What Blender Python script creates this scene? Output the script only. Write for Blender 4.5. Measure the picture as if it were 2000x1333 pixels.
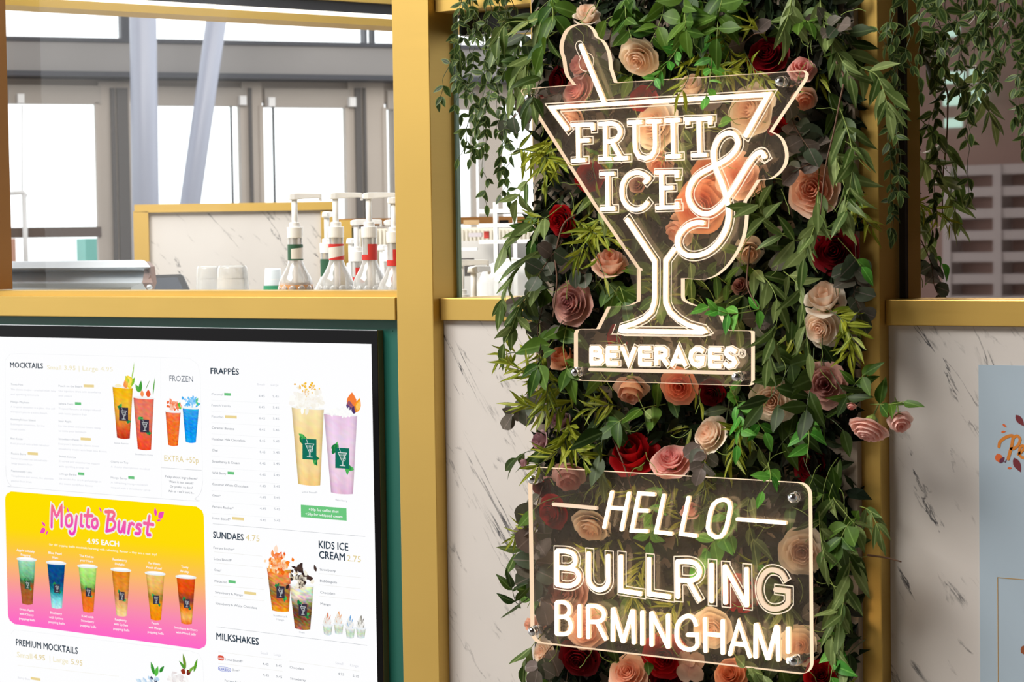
import bpy, bmesh, math, random
from mathutils import Vector, Matrix
for o in list(bpy.data.objects): bpy.data.objects.remove(o)
SC = bpy.context.scene; COL = SC.collection
PI = math.pi
rnd = random.Random(7)

# ---------------------------------------------------------------- camera
FPX = 4200.0
YAW, PITCH, ROLL = math.radians(35.89), math.radians(2.587), math.radians(-0.862)
f_ = Vector((-math.sin(YAW)*math.cos(PITCH), math.cos(YAW)*math.cos(PITCH), -math.sin(PITCH)))
r0 = Vector((math.cos(YAW), math.sin(YAW), 0)); u0 = r0.cross(f_)
r_ = r0*math.cos(ROLL) + u0*math.sin(ROLL); u_ = -r0*math.sin(ROLL) + u0*math.cos(ROLL)
CAM = Vector((0, 0, 1.36)) - f_*4.2
cd = bpy.data.cameras.new('camera'); cam = bpy.data.objects.new('camera', cd); COL.objects.link(cam)
cd.sensor_width = 36; cd.lens = FPX/2000*36; cd.clip_end = 200; cd.clip_start = .05
M = Matrix((r_, u_, -f_)).transposed().to_4x4(); M.translation = CAM; cam.matrix_world = M
cd.dof.use_dof = True; cd.dof.focus_distance = 4.0; cd.dof.aperture_fstop = 12.0
SC.camera = cam
SC.view_settings.view_transform = 'Standard'; SC.view_settings.look = 'None'
SC.view_settings.exposure = 0.0; SC.view_settings.gamma = 1.0
try: SC.view_settings.use_curve_mapping = False
except Exception: pass
# ---------------------------------------------------------------- sky and lights
w = bpy.data.worlds.new('sky'); SC.world = w; w.use_nodes = True
bg = w.node_tree.nodes['Background']; bg.inputs[0].default_value = (0.95, 0.975, 1, 1); bg.inputs[1].default_value = 1.9
def area(name, loc, target, sx, sy, power, color):
    l = bpy.data.lights.new(name, 'AREA'); l.shape = 'RECTANGLE'; l.size = sx; l.size_y = sy; l.energy = power; l.color = color
    o = bpy.data.objects.new(name, l); COL.objects.link(o); o.location = loc
    o.rotation_euler = (Vector(target)-Vector(loc)).to_track_quat('-Z', 'Y').to_euler(); return o
area('skylight_light', (-1.5, -2.9, 4.7), (0.35, 0, 1.3), 3.0, 2.0, 400, (1, .95, .89))
area('shop_fill_light', (-1.5, 1.6, 3.6), (-2.2, 3.2, 0.9), 3.5, 3.5, 130, (1, .99, .97))  # unseen fill that brightens the kiosk inside and the facade
area('facade_fill_light', tuple(CAM+f_*11+Vector((0, 0, 3.2))), tuple(CAM+f_*16.5+Vector((0, 0, .9))), 6, 2, 130, (1, .95, .9))  # added fill aimed at the facade to brighten its frames, no fixture there

# ---------------------------------------------------------------- pixel of the 2000x1333 photograph -> point on a real plane
def ray(px, py): return (f_ + r_*((px-1000)/FPX) - u_*((py-666.5)/FPX))
def at(px, py, Y=0.0):
    d = ray(px, py); return CAM + d*((Y-CAM.y)/d.y)
def at_plane(px, py, P0, n):
    d = ray(px, py); return CAM + d*((P0-CAM).dot(n)/d.dot(n))
def proj(p):
    d = Vector(p)-CAM; k = FPX/d.dot(f_); return 1000+d.dot(r_)*k, 666.5-d.dot(u_)*k
def X_(px, py, Y): return at(px, py, Y).x
def Z_(px, py, Y): return at(px, py, Y).z

# ---------------------------------------------------------------- materials
def lin(c): c /= 255.0; return c/12.92 if c <= .04045 else ((c+.055)/1.055)**2.4
def S(r, g, b): return (lin(r), lin(g), lin(b), 1)
def newmat(name):
    m = bpy.data.materials.new(name); m.use_nodes = True; return m, m.node_tree, m.node_tree.nodes, m.node_tree.links
def pbr(name, col, rough=.5, metal=0, noise=None, bump=None, spec=.5, trans=0, coat=0, alpha=1):
    m, nt, N, L = newmat(name); b = N['Principled BSDF']
    b.inputs['Base Color'].default_value = col; b.inputs['Roughness'].default_value = rough; b.inputs['Metallic'].default_value = metal
    b.inputs['Specular IOR Level'].default_value = spec; b.inputs['Transmission Weight'].default_value = trans; b.inputs['Coat Weight'].default_value = coat
    if noise:      # (scale vector, amount)
        tc = N.new('ShaderNodeTexCoord'); mp = N.new('ShaderNodeMapping'); mp.inputs['Scale'].default_value = noise[0]
        t = N.new('ShaderNodeTexNoise'); t.inputs['Scale'].default_value = 1; t.inputs['Detail'].default_value = 4
        L.new(tc.outputs['Object'], mp.inputs[0]); L.new(mp.outputs[0], t.inputs['Vector'])
        mx = N.new('ShaderNodeMix'); mx.data_type = 'RGBA'; k = noise[1]
        mx.inputs[6].default_value = tuple(max(0, c*(1-k)) for c in col[:3])+(1,); mx.inputs[7].default_value = tuple(min(1, c*(1+k)) for c in col[:3])+(1,)
        L.new(t.outputs['Fac'], mx.inputs[0]); L.new(mx.outputs[2], b.inputs['Base Color'])
        if bump:
            bp = N.new('ShaderNodeBump'); bp.inputs['Strength'].default_value = bump; bp.inputs['Distance'].default_value = .002
            L.new(t.outputs['Fac'], bp.inputs['Height']); L.new(bp.outputs[0], b.inputs['Normal'])
    return m
def emit(name, col, strength=1.0):
    m, nt, N, L = newmat(name); N.remove(N['Principled BSDF'])
    e = N.new('ShaderNodeEmission'); e.inputs[0].default_value = col; e.inputs[1].default_value = strength
    L.new(e.outputs[0], N['Material Output'].inputs[0]); return m
def emit_attr(name):
    m, nt, N, L = newmat(name); N.remove(N['Principled BSDF'])
    e = N.new('ShaderNodeEmission'); a = N.new('ShaderNodeVertexColor'); a.layer_name = 'Col'
    L.new(a.outputs[0], e.inputs[0]); L.new(e.outputs[0], N['Material Output'].inputs[0]); return m
def diffuse_attr(name, rough=.6, spec=.1):
    m, nt, N, L = newmat(name); a = N.new('ShaderNodeVertexColor'); a.layer_name = 'Col'
    b = N['Principled BSDF']; b.inputs['Roughness'].default_value = rough; b.inputs['Specular IOR Level'].default_value = spec; L.new(a.outputs[0], b.inputs['Base Color']); return m
def sheet(name, tint, gloss, rough=.02, haze=0, hazecol=(.5, .45, .4, 1)):      # clear pane or acrylic
    m, nt, N, L = newmat(name); N.remove(N['Principled BSDF'])
    t = N.new('ShaderNodeBsdfTransparent'); t.inputs[0].default_value = tint
    g = N.new('ShaderNodeBsdfGlossy'); g.inputs['Roughness'].default_value = rough; g.inputs[0].default_value = (1, 1, 1, 1)
    fr = N.new('ShaderNodeFresnel'); fr.inputs[0].default_value = 1.45
    mu = N.new('ShaderNodeMath'); mu.operation = 'MULTIPLY'; mu.inputs[1].default_value = gloss; L.new(fr.outputs[0], mu.inputs[0])
    mx = N.new('ShaderNodeMixShader'); L.new(mu.outputs[0], mx.inputs[0]); L.new(t.outputs[0], mx.inputs[1]); L.new(g.outputs[0], mx.inputs[2])
    out = mx
    if haze:
        d = N.new('ShaderNodeBsdfDiffuse'); d.inputs[0].default_value = hazecol
        m2 = N.new('ShaderNodeMixShader'); m2.inputs[0].default_value = haze; L.new(mx.outputs[0], m2.inputs[1]); L.new(d.outputs[0], m2.inputs[2]); out = m2
    L.new(out.outputs[0], N['Material Output'].inputs[0]); return m
def marble(name, base, vein):
    m, nt, N, L = newmat(name); b = N['Principled BSDF']; b.inputs['Roughness'].default_value = .38
    tc = N.new('ShaderNodeTexCoord')
    def streak(rot, sx, sz, scale, lo, hi, mlo, mhi, seed, dist=0.6):
        mp = N.new('ShaderNodeMapping'); mp.inputs['Rotation'].default_value = (0, rot, 0); mp.inputs['Location'].default_value = (seed, 0, seed*.7)
        mp2 = N.new('ShaderNodeMapping'); mp2.inputs['Scale'].default_value = (sx, 1, sz)
        L.new(tc.outputs['Object'], mp.inputs[0]); L.new(mp.outputs[0], mp2.inputs[0])
        t = N.new('ShaderNodeTexNoise'); t.inputs['Scale'].default_value = scale; t.inputs['Detail'].default_value = 6; t.inputs['Roughness'].default_value = .62; t.inputs['Distortion'].default_value = dist
        L.new(mp2.outputs[0], t.inputs['Vector'])
        s = N.new('ShaderNodeMath'); s.operation = 'SUBTRACT'; s.inputs[1].default_value = .5; L.new(t.outputs['Fac'], s.inputs[0])
        a = N.new('ShaderNodeMath'); a.operation = 'ABSOLUTE'; L.new(s.outputs[0], a.inputs[0])
        r = N.new('ShaderNodeMapRange'); r.inputs[1].default_value = hi; r.inputs[2].default_value = lo; L.new(a.outputs[0], r.inputs[0])
        t2 = N.new('ShaderNodeTexNoise'); t2.inputs['Scale'].default_value = scale*1.3; t2.inputs['Detail'].default_value = 3; L.new(mp2.outputs[0], t2.inputs['Vector'])
        r2 = N.new('ShaderNodeMapRange'); r2.inputs[1].default_value = mlo; r2.inputs[2].default_value = mhi; L.new(t2.outputs['Fac'], r2.inputs[0])
        p = N.new('ShaderNodeMath'); p.operation = 'MULTIPLY'; L.new(r.outputs[0], p.inputs[0]); L.new(r2.outputs[0], p.inputs[1]); return p
    v1 = streak(math.radians(-58), 1.7, 11.0, 1.1, .002, .013, .52, .60, 3.1)
    v2 = streak(math.radians(-50), 5.0, 18.0, 1.8, .004, .05, .60, .74, 9.4)
    mx = N.new('ShaderNodeMath'); mx.operation = 'MAXIMUM'; L.new(v1.outputs[0], mx.inputs[0]); L.new(v2.outputs[0], mx.inputs[1])
    big = N.new('ShaderNodeTexNoise'); big.inputs['Scale'].default_value = 5; big.inputs['Detail'].default_value = 5; L.new(tc.outputs['Object'], big.inputs['Vector'])
    bm_ = N.new('ShaderNodeMix'); bm_.data_type = 'RGBA'; bm_.inputs[6].default_value = tuple(c*.86 for c in base[:3])+(1,); bm_.inputs[7].default_value = base; L.new(big.outputs['Fac'], bm_.inputs[0])
    mc = N.new('ShaderNodeMix'); mc.data_type = 'RGBA'; mc.inputs[7].default_value = vein; L.new(bm_.outputs[2], mc.inputs[6]); L.new(mx.outputs[0], mc.inputs[0])
    L.new(mc.outputs[2], b.inputs['Base Color']); return m
def brass(name, col, rough=.42):
    m, nt, N, L = newmat(name); b = N['Principled BSDF']; b.inputs['Metallic'].default_value = .75
    tc = N.new('ShaderNodeTexCoord'); mp = N.new('ShaderNodeMapping'); mp.inputs['Scale'].default_value = (4, 4, 400)
    t = N.new('ShaderNodeTexNoise'); t.inputs['Scale'].default_value = 1; t.inputs['Detail'].default_value = 2
    L.new(tc.outputs['Object'], mp.inputs[0]); L.new(mp.outputs[0], t.inputs['Vector'])
    t2 = N.new('ShaderNodeTexNoise'); t2.inputs['Scale'].default_value = 5; L.new(tc.outputs['Object'], t2.inputs['Vector'])
    mx = N.new('ShaderNodeMix'); mx.data_type = 'RGBA'; mx.inputs[6].default_value = tuple(c*.88 for c in col[:3])+(1,); mx.inputs[7].default_value = col
    L.new(t2.outputs['Fac'], mx.inputs[0]); L.new(mx.outputs[2], b.inputs['Base Color'])
    r = N.new('ShaderNodeMapRange'); r.inputs[3].default_value = rough-.05; r.inputs[4].default_value = rough+.08; L.new(t.outputs['Fac'], r.inputs[0]); L.new(r.outputs[0], b.inputs['Roughness'])
    return m
MT = {}
MT['brass'] = brass('brushed_brass', S(217, 181, 97))
MT['brass_dark'] = brass('brown_brass', S(156, 108, 58))  # browner brass tone for the jamb and the side counter rail
MT['marble'] = marble('white_marble', S(213, 208, 203), S(70, 70, 74))
MT['green'] = pbr('green_paint', S(22, 92, 80), .45)
MT['bezel'] = pbr('black_glass', S(10, 8, 9), .05, spec=.08)
MT['housing'] = pbr('screen_housing', S(120, 108, 78), .35, .6)
MT['silver'] = pbr('silver', S(205, 208, 210), .3, .8)
MT['chrome'] = pbr('chrome', S(215, 218, 222), .08, 1)
MT['steel'] = pbr('brushed_steel', S(214, 222, 230), .5, .5, noise=((2, 2, 60), .08))
MT['white_plastic'] = pbr('white_plastic', S(242, 242, 242), .35)
MT['black'] = pbr('black_plastic', S(30, 30, 34), .4)
MT['glass'] = sheet('window_glass', (.985, .99, .985, 1), .03, .0)
MT['glass_edge'] = pbr('glass_edge', S(150, 190, 190), .2)
MT['acrylic'] = sheet('clear_acrylic', (.89, .875, .86, 1), .35, .06, .03, (.75, .62, .5, 1))
MT['acrylic_edge'] = emit('lit_acrylic_edge', (1, .74, .50, 1), 1.15)  # tube light caught in the panel edges, put in as emission
MT['engrave'] = emit('engraved_line', (1, .80, .60, 1), 1.1)  # glow of the engraved lines is put in as emission
MT['neon'] = emit('neon_front', (1, .83, .62, 1), 3.4)
MT['neon_side'] = emit('neon_side', (1, .66, .36, 1), 1.05)
MT['neon_back'] = emit('neon_back', (1, .72, .42, 1), 13)
MT['dim_front'] = emit('dim_strip_front', (1, .76, .54, 1), .98)
MT['dim_side'] = emit('dim_strip_side', (1, .66, .42, 1), .7)
MT['frame_grey'] = pbr('grey_window_frame', S(186, 176, 166), .5, 0, noise=((3, 3, 3), .08))
MT['beam_grey'] = pbr('steel_beam', S(140, 137, 136), .45, 0, noise=((2, 2, 2), .15))
MT['beam_dark'] = pbr('dark_steel', S(62, 64, 72), .5)  # even dark blue-grey of the flanges, mullions and door edge strips
MT['column'] = pbr('column_paint', S(164, 170, 188), .35)
MT['far_wall'] = pbr('pale_render', S(196, 190, 196), .7, noise=((2, 2, 2), .1))
MT['stem'] = pbr('green_stem', S(120, 140, 60), .6)
MT['stem_dark'] = pbr('dark_stem', S(62, 78, 40), .6)
MT['twig'] = pbr('brown_twig', S(96, 66, 46), .7)
MT['board'] = pbr('backing_board', S(150, 135, 118), .7)

# ---------------------------------------------------------------- mesh building
WL = {}
class MB:
    def __init__(s): s.v = []; s.f = []; s.mi = []; s.c = []
    def add(s, vs, fs, mi=0, cols=None):
        b = len(s.v); s.v += [tuple(v) for v in vs]
        for k, f in enumerate(fs): s.f.append([b+i for i in f]); s.mi.append(mi[k] if isinstance(mi, (list, tuple)) else mi)
        s.c += list(cols) if cols else [(1, 1, 1, 1)]*len(vs)
        return s
    def obox(s, P, ax, ay, az, mi=0):      # corner P, three edge vectors
        vs = [P+ax*i+ay*j+az*k for i in (0, 1) for j in (0, 1) for k in (0, 1)]
        return s.add(vs, [(0, 1, 3, 2), (4, 6, 7, 5), (0, 4, 5, 1), (2, 3, 7, 6), (0, 2, 6, 4), (1, 5, 7, 3)], mi)
    def box(s, x0, x1, y0, y1, z0, z1, mi=0):
        return s.obox(Vector((x0, y0, z0)), Vector((x1-x0, 0, 0)), Vector((0, y1-y0, 0)), Vector((0, 0, z1-z0)), mi)
    def prism(s, pts, y0, y1, mf=0, ms=0):      # outline in x,z from front y0 to back y1
        n = len(pts); vs = [(p[0], y0, p[1]) for p in pts]+[(p[0], y1, p[1]) for p in pts]
        fs = [list(range(n)), list(range(2*n-1, n-1, -1))]+[(i, i+n, (i+1) % n+n, (i+1) % n) for i in range(n)]
        return s.add(vs, fs, [mf, mf]+[ms]*n)
    def tube(s, path, r, n=6, mi=0, caps=True):
        path = [Vector(p) for p in path]; rs = r if isinstance(r, (list, tuple)) else [r]*len(path)
        prev = None; vs = []
        for i, p in enumerate(path):
            t = (path[min(i+1, len(path)-1)]-path[max(i-1, 0)]).normalized()
            if prev is None: a = t.orthogonal().normalized()
            else:
                a = prev-t*prev.dot(t); a = a.normalized() if a.length > 1e-6 else t.orthogonal().normalized()
            prev = a; b = t.cross(a)
            for k in range(n): vs.append(p+(a*math.cos(2*PI*k/n)+b*math.sin(2*PI*k/n))*rs[i])
        fs = []
        for i in range(len(path)-1):
            for k in range(n): fs.append((i*n+k, i*n+(k+1) % n, (i+1)*n+(k+1) % n, (i+1)*n+k))
        if caps: fs.append(tuple(range(n-1, -1, -1))); fs.append(tuple((len(path)-1)*n+k for k in range(n)))
        return s.add(vs, fs, mi)
    def lathe(s, P, prof, n=20, mi=0, axis=(0, 0, 1), mis=None):      # prof: (radius, height) along axis
        ax = Vector(axis).normalized(); a = ax.orthogonal().normalized(); b = ax.cross(a); P = Vector(P); vs = []
        for (r, h) in prof:
            for k in range(n): vs.append(P+ax*h+(a*math.cos(2*PI*k/n)+b*math.sin(2*PI*k/n))*max(r, 1e-5))
        fs = []; ms = []
        for i in range(len(prof)-1):
            for k in range(n):
                fs.append((i*n+k, i*n+(k+1) % n, (i+1)*n+(k+1) % n, (i+1)*n+k)); ms.append(mis[i] if mis else mi)
        return s.add(vs, fs, ms)
    def build(s, name, mats, parent=None, smooth=False, bevel=0, kind=None, loc=None):
        me = bpy.data.meshes.new(name)
        o = bpy.data.objects.new(name, me); COL.objects.link(o)
        off = Vector(WL[parent.name]) if parent is not None else Vector(loc if loc is not None else (0, 0, 0))
        me.from_pydata([tuple(Vector(v)-off) for v in s.v], [], s.f)
        for m in (mats if isinstance(mats, (list, tuple)) else [mats]): me.materials.append(m)
        me.polygons.foreach_set('material_index', s.mi)
        if any(c != (1, 1, 1, 1) for c in s.c):
            a = me.color_attributes.new('Col', 'FLOAT_COLOR', 'POINT'); a.data.foreach_set('color', [x for c in s.c for x in c])
        if smooth: me.polygons.foreach_set('use_smooth', [True]*len(me.polygons))
        me.validate(); me.update()
        if parent is not None: o.parent = parent
        elif loc is not None: o.location = loc
        WL[o.name] = tuple(off)
        if bevel:
            b = o.modifiers.new('bevel', 'BEVEL'); b.width = bevel; b.segments = 2; b.limit_method = 'ANGLE'
        if kind: o['kind'] = kind
        return o
def tag(o, label=None, cat=None, group=None, kind=None):
    if label: o['label'] = label
    if cat: o['category'] = cat
    if group: o['group'] = group
    if kind: o['kind'] = kind
    return o
def thing(name, loc, label, cat, group=None):
    o = bpy.data.objects.new(name, None); COL.objects.link(o); o.location = loc; o.empty_display_size = .02; WL[o.name] = tuple(loc)
    return tag(o, label, cat, group)
def struct(name, mb, mats, label=None, **k):
    return tag(mb.build(name, mats, **k), label, kind='structure')
def smooth_pts(P, k=4):      # Catmull-Rom
    out = []
    for i in range(len(P)-1):
        a, b_, c, d = P[max(i-1, 0)], P[i], P[i+1], P[min(i+2, len(P)-1)]
        for s in range(k):
            t = s/k; out.append(.5*((2*b_)+(c-a)*t+(2*a-5*b_+4*c-d)*t*t+(3*b_-a-3*c+d)*t**3))
    out.append(P[-1]); return out
# ================================================================ the kiosk front: brass frames, marble, sills
YP, YG, YS = -.033, .05, -.012          # pillar front, glass plane, sill face
ZLO, ZHI = .2, 2.35
def gold(name, pxa, pxb, row, y0=YP, y1=YG, z0=ZLO, z1=ZHI, label=None, m='brass'):
    b = MB().box(X_(pxa, row, y0), X_(pxb, row, y0), y0, y1, z0, z1)
    return struct(name, b, MT[m], label, bevel=.0015)
gold('trim_1', 775, 846, 600, label='brass clad pillar between the menu screen and the flower wall')
gold('trim_2', 1044, 1718, 600, label='wide brass clad pillar behind the flower wall', y1=YG)
xl0 = X_(-260, 300, YP); xl1 = X_(18, 300, YG)
struct('trim_3', MB().box(xl0, xl1, YP, YG, Z_(0, 566, 0), ZHI), MT['brass_dark'], 'dark brass jamb at the left of the kiosk opening')
zs_top = Z_(1850, 586, YS); zs_bot = Z_(1850, 637, YS)
x_p1r = X_(846, 600, YP); x_p2l = X_(1044, 600, YP); x_p2r = X_(1718, 600, YP); x_p1l = X_(775, 600, YP)
struct('trim_4', MB().box(x_p1r+.001, x_p2l-.001, YS, .18, zs_bot, zs_top), MT['brass'], 'short brass sill left of the flowers', bevel=.0015)
struct('trim_5', MB().box(x_p2r+.001, 2.2, YS, .18, zs_bot, zs_top), MT['brass'], 'brass sill under the dark window', bevel=.0015)
zl_top = Z_(400, 580, -.03); zl_bot = Z_(400, 622, -.03)
struct('trim_10', MB().box(x_p1l-.0065, x_p1l-.0005, -.022, .055, zl_bot, zl_top), MT['black'], 'black strip standing in for the shaded gap beside the long brass sill')  # solid black strip put in for the shade of the gap
struct('trim_6', MB().box(xl0, x_p1l-.007, -.03, .06, zl_bot, zl_top), MT['brass'], 'long brass sill above the menu screen', bevel=.0015)
zl2 = Z_(400, 568.5, .01)
struct('trim_7', MB().box(xl0, x_p1l-.003, .0, .12, zl_top-.02, zl2), MT['brass'], 'thin brass ledge at the foot of the opening')
# marble panels
struct('wall_front', MB().box(x_p1r+.0005, x_p2l-.0005, 0, .1, ZLO, zs_bot-.001), MT['marble'], 'white marble panel left of the flowers')
struct('wall_right', MB().box(x_p2r+.0005, 2.2, 0, .1, ZLO, zs_bot-.001), MT['marble'], 'white marble panel right of the flowers')
# header over the middle window
zh = Z_(930, 16, YS)
struct('trim_8', MB().box(x_p1r+.001, x_p2l-.001, YS, .1, zh, ZHI), MT['brass'], 'brass header over the narrow window')
xg1 = x_p2r+.0005
# windows
w1 = struct('window_1', MB().box(x_p1r+.002, x_p2l-.002, YG-.004, YG+.004, zs_top, zh), MT['glass'])
b = MB().box(x_p1r+.0005, x_p1r+.006, YG-.005, YG+.005, zs_top, zh); b.build('pane_edge', MT['glass_edge'], w1)
b = MB().box(x_p1r+.006, x_p2l-.002, YG+.01, YG+.05, Z_(930, 66, YG), zh); b.build('blind_housing', MT['black'], w1)
w2 = struct('window_2', MB().box(xl1, x_p1l, .055, .061, zl2, ZHI), MT['glass'])
m, nt, N, L = newmat('dark_mirror_glass'); bb = N['Principled BSDF']; bb.inputs['Metallic'].default_value = 1; bb.inputs['Base Color'].default_value = (.72, .63, .60, 1); bb.inputs['Roughness'].default_value = .015
w3 = struct('window_3', MB().box(x_p2r+.012, 2.2, YG, YG+.006, zs_top, ZHI), m)
MB().box(x_p2r+.0005, x_p2r+.012, YG-.006, YG+.01, zs_top, ZHI).build('window_frame', MT['black'], w3)
# ---- autumn poster on the right marble
YQ = -.0015
def pq(px, py, Y=YQ): p = at(px, py, Y); return (p.x, p.z)
post = thing('poster', (X_(1960, 1000, 0), YQ, Z_(1960, 1000, 0)), 'pale blue autumn poster with orange script lettering on the marble', 'poster')
x0 = X_(1911, 713, YQ); z1 = Z_(1911, 713, YQ)
MB().box(x0, x0+.42, YQ, -.0001, ZLO, z1).build('sheet', pbr('blue_paper', S(166, 184, 198), .55, noise=((6, 6, 6), .05)), post)
gl = pbr('gold_print', S(176, 138, 66), .5)
bx, bz = pq(1948, 1128)
MB().box(bx, bx+.0012, YQ-.0004, YQ, ZLO, bz).box(bx, bx+.34, YQ-.0004, YQ, bz-.0012, bz).build('border_line', gl, post)
def flat_stroke(mb, pts, wd, Y, mi=0, col=None, depth=.0004):
    """flat ribbon following px points on plane Y, rounded ends"""
    P = [Vector(pq(x, y, Y)) for x, y in pts]
    if len(P) > 2: P = smooth_pts(P)
    ribbon(mb, P, wd, Y, mi, col)
def ribbon(mb, P, wd, Y, mi=0, col=None, caps=True):
    n = len(P); L_ = []; R_ = []
    ws = wd if isinstance(wd, (list, tuple)) else [wd]*n
    for i in range(n):
        d = (P[min(i+1, n-1)]-P[max(i-1, 0)]);
        if 0 < i < n-1:
            a = (P[i]-P[i-1]).normalized(); c = (P[i+1]-P[i]).normalized(); d = a+c
            if d.length < 1e-6: d = a
            d.normalize(); k = 1/max(.45, a.dot(d))
        else: d.normalize(); k = 1
        nn = Vector((-d.y, d.x))*ws[i]*.5*k; L_.append(P[i]+nn); R_.append(P[i]-nn)
    vs = [(p.x, Y, p.y) for p in L_]+[(p.x, Y, p.y) for p in R_]
    mb.add(vs, [(i, i+1, n+i+1, n+i) for i in range(n-1)], mi, [col]*len(vs) if col else None)
    if caps:
        for e, q in ((0, 1), (n-1, n-2)):
            d = (P[e]-P[q]).normalized(); a0 = math.atan2(d.y, d.x); r = ws[e]*.5
            vs = [(P[e].x+r*math.cos(a0-PI/2+PI*k/6), Y, P[e].y+r*math.sin(a0-PI/2+PI*k/6)) for k in range(7)]
            mb.add(vs, [tuple(range(7))], mi, [col]*7 if col else None)
def leafpoly(mb, cx, cy, L_, w_, ang, Y, mi=0, col=None):
    c = Vector(pq(cx, cy, Y)); a = Vector((math.cos(ang), math.sin(ang))); s = Vector((-a.y, a.x)); vs = []
    for k in range(12):
        t = k/11 if k < 6 else 0
    top = [(t, math.sin(PI*t**.8)) for t in [0, .15, .35, .55, .75, .9, 1]]
    pts = [c+a*(t-.5)*L_+s*h*w_*.5 for t, h in top]+[c+a*(t-.5)*L_-s*h*w_*.5 for t, h in top[-2:0:-1]]
    mb.add([(p.x, Y, p.y) for p in pts], [tuple(range(len(pts)))], mi, [col]*len(pts) if col else None)
pm = MB()
orange = pbr('orange_print', S(206, 124, 38), .5)
flat_stroke(pm, [(1951, 873), (1953, 864), (1962, 856), (1972, 852), (1978, 853), (1977, 866), (1972, 885), (1969, 897)], .0055, YQ-.0004)
flat_stroke(pm, [(1969, 897), (1975, 876), (1978, 858), (1986, 852), (1992, 858), (1989, 869), (1981, 876), (1975, 877)], .0050, YQ-.0005)
flat_stroke(pm, [(1988, 888), (1996, 882), (2000, 874), (1996, 871), (1991, 878), (1992, 890), (1999, 895), (2008, 888)], .0045, YQ-.0006)
pm.build('lettering', orange, post)
lm = MB()
mp2 = pbr('maroon_print', S(110, 32, 42), .5)
for (x, y, L_, w_, a) in ((1992, 822, .024, .011, -.9), (1987, 909, .027, .013, -1.1)): lm = MB(); leafpoly(lm, x, y, L_, w_, a, YQ-.0004); lm.build('leaf_print', mp2, post)
mp3 = pbr('acorn_print', S(214, 98, 40), .5)
for (x, y, L_, w_, a) in ((1962, 832, .009, .004, -.6), (1960, 844, .009, .004, .2), (1972, 915, .008, .004, .1)): lm = MB(); leafpoly(lm, x, y, L_, w_, a, YQ-.0004); lm.build('leaf_print', mp3, post)
lm = MB(); leafpoly(lm, 1951, 896, .017, .014, -1.2, YQ-.0004)
lm.build('acorn_print', mp3, post)
lm = MB(); leafpoly(lm, 1957, 899, .014, .007, .9, YQ-.0006); flat_stroke(lm, [(1958, 900), (1963, 903), (1965, 898)], .0012, YQ-.0007); lm.build('acorn_cap_print', pbr('maroon_cap', S(96, 36, 66), .5), post)
lm = MB(); leafpoly(lm, 2003, 1270, .02, .016, .6, YQ-.0004); lm.build('acorn_print', pbr('brown_print', S(140, 74, 38), .5), post)

# ================================================================ neon signs
YN = -.165      # front of the acrylic
DN = .0095       # how far the tubes stand out of it
def offset_poly(P, h, cap):
    n = len(P); L_ = []; R_ = []
    Q = list(P)
    Q[0] = P[0]+(P[0]-P[1]).normalized()*cap; Q[-1] = P[-1]+(P[-1]-P[-2]).normalized()*cap
    for i in range(n):
        if 0 < i < n-1:
            a = (Q[i]-Q[i-1]).normalized(); c = (Q[i+1]-Q[i]).normalized(); d = a+c
            if d.length < 1e-6: d = a
            d.normalize(); k = 1/max(.4, a.dot(d))
        else: d = (Q[min(i+1, n-1)]-Q[max(i-1, 0)]).normalized(); k = 1
        nn = Vector((-d.y, d.x))*h*k; L_.append(Q[i]+nn); R_.append(Q[i]-nn)
    return L_+R_[::-1]
def inside(p, poly):
    c = False; j = len(poly)-1
    for i in range(len(poly)):
        a, b_ = poly[i], poly[j]
        if (a.y > p.y) != (b_.y > p.y) and p.x < (b_.x-a.x)*(p.y-a.y)/(b_.y-a.y)+a.x: c = not c
        j = i
    return c
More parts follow.
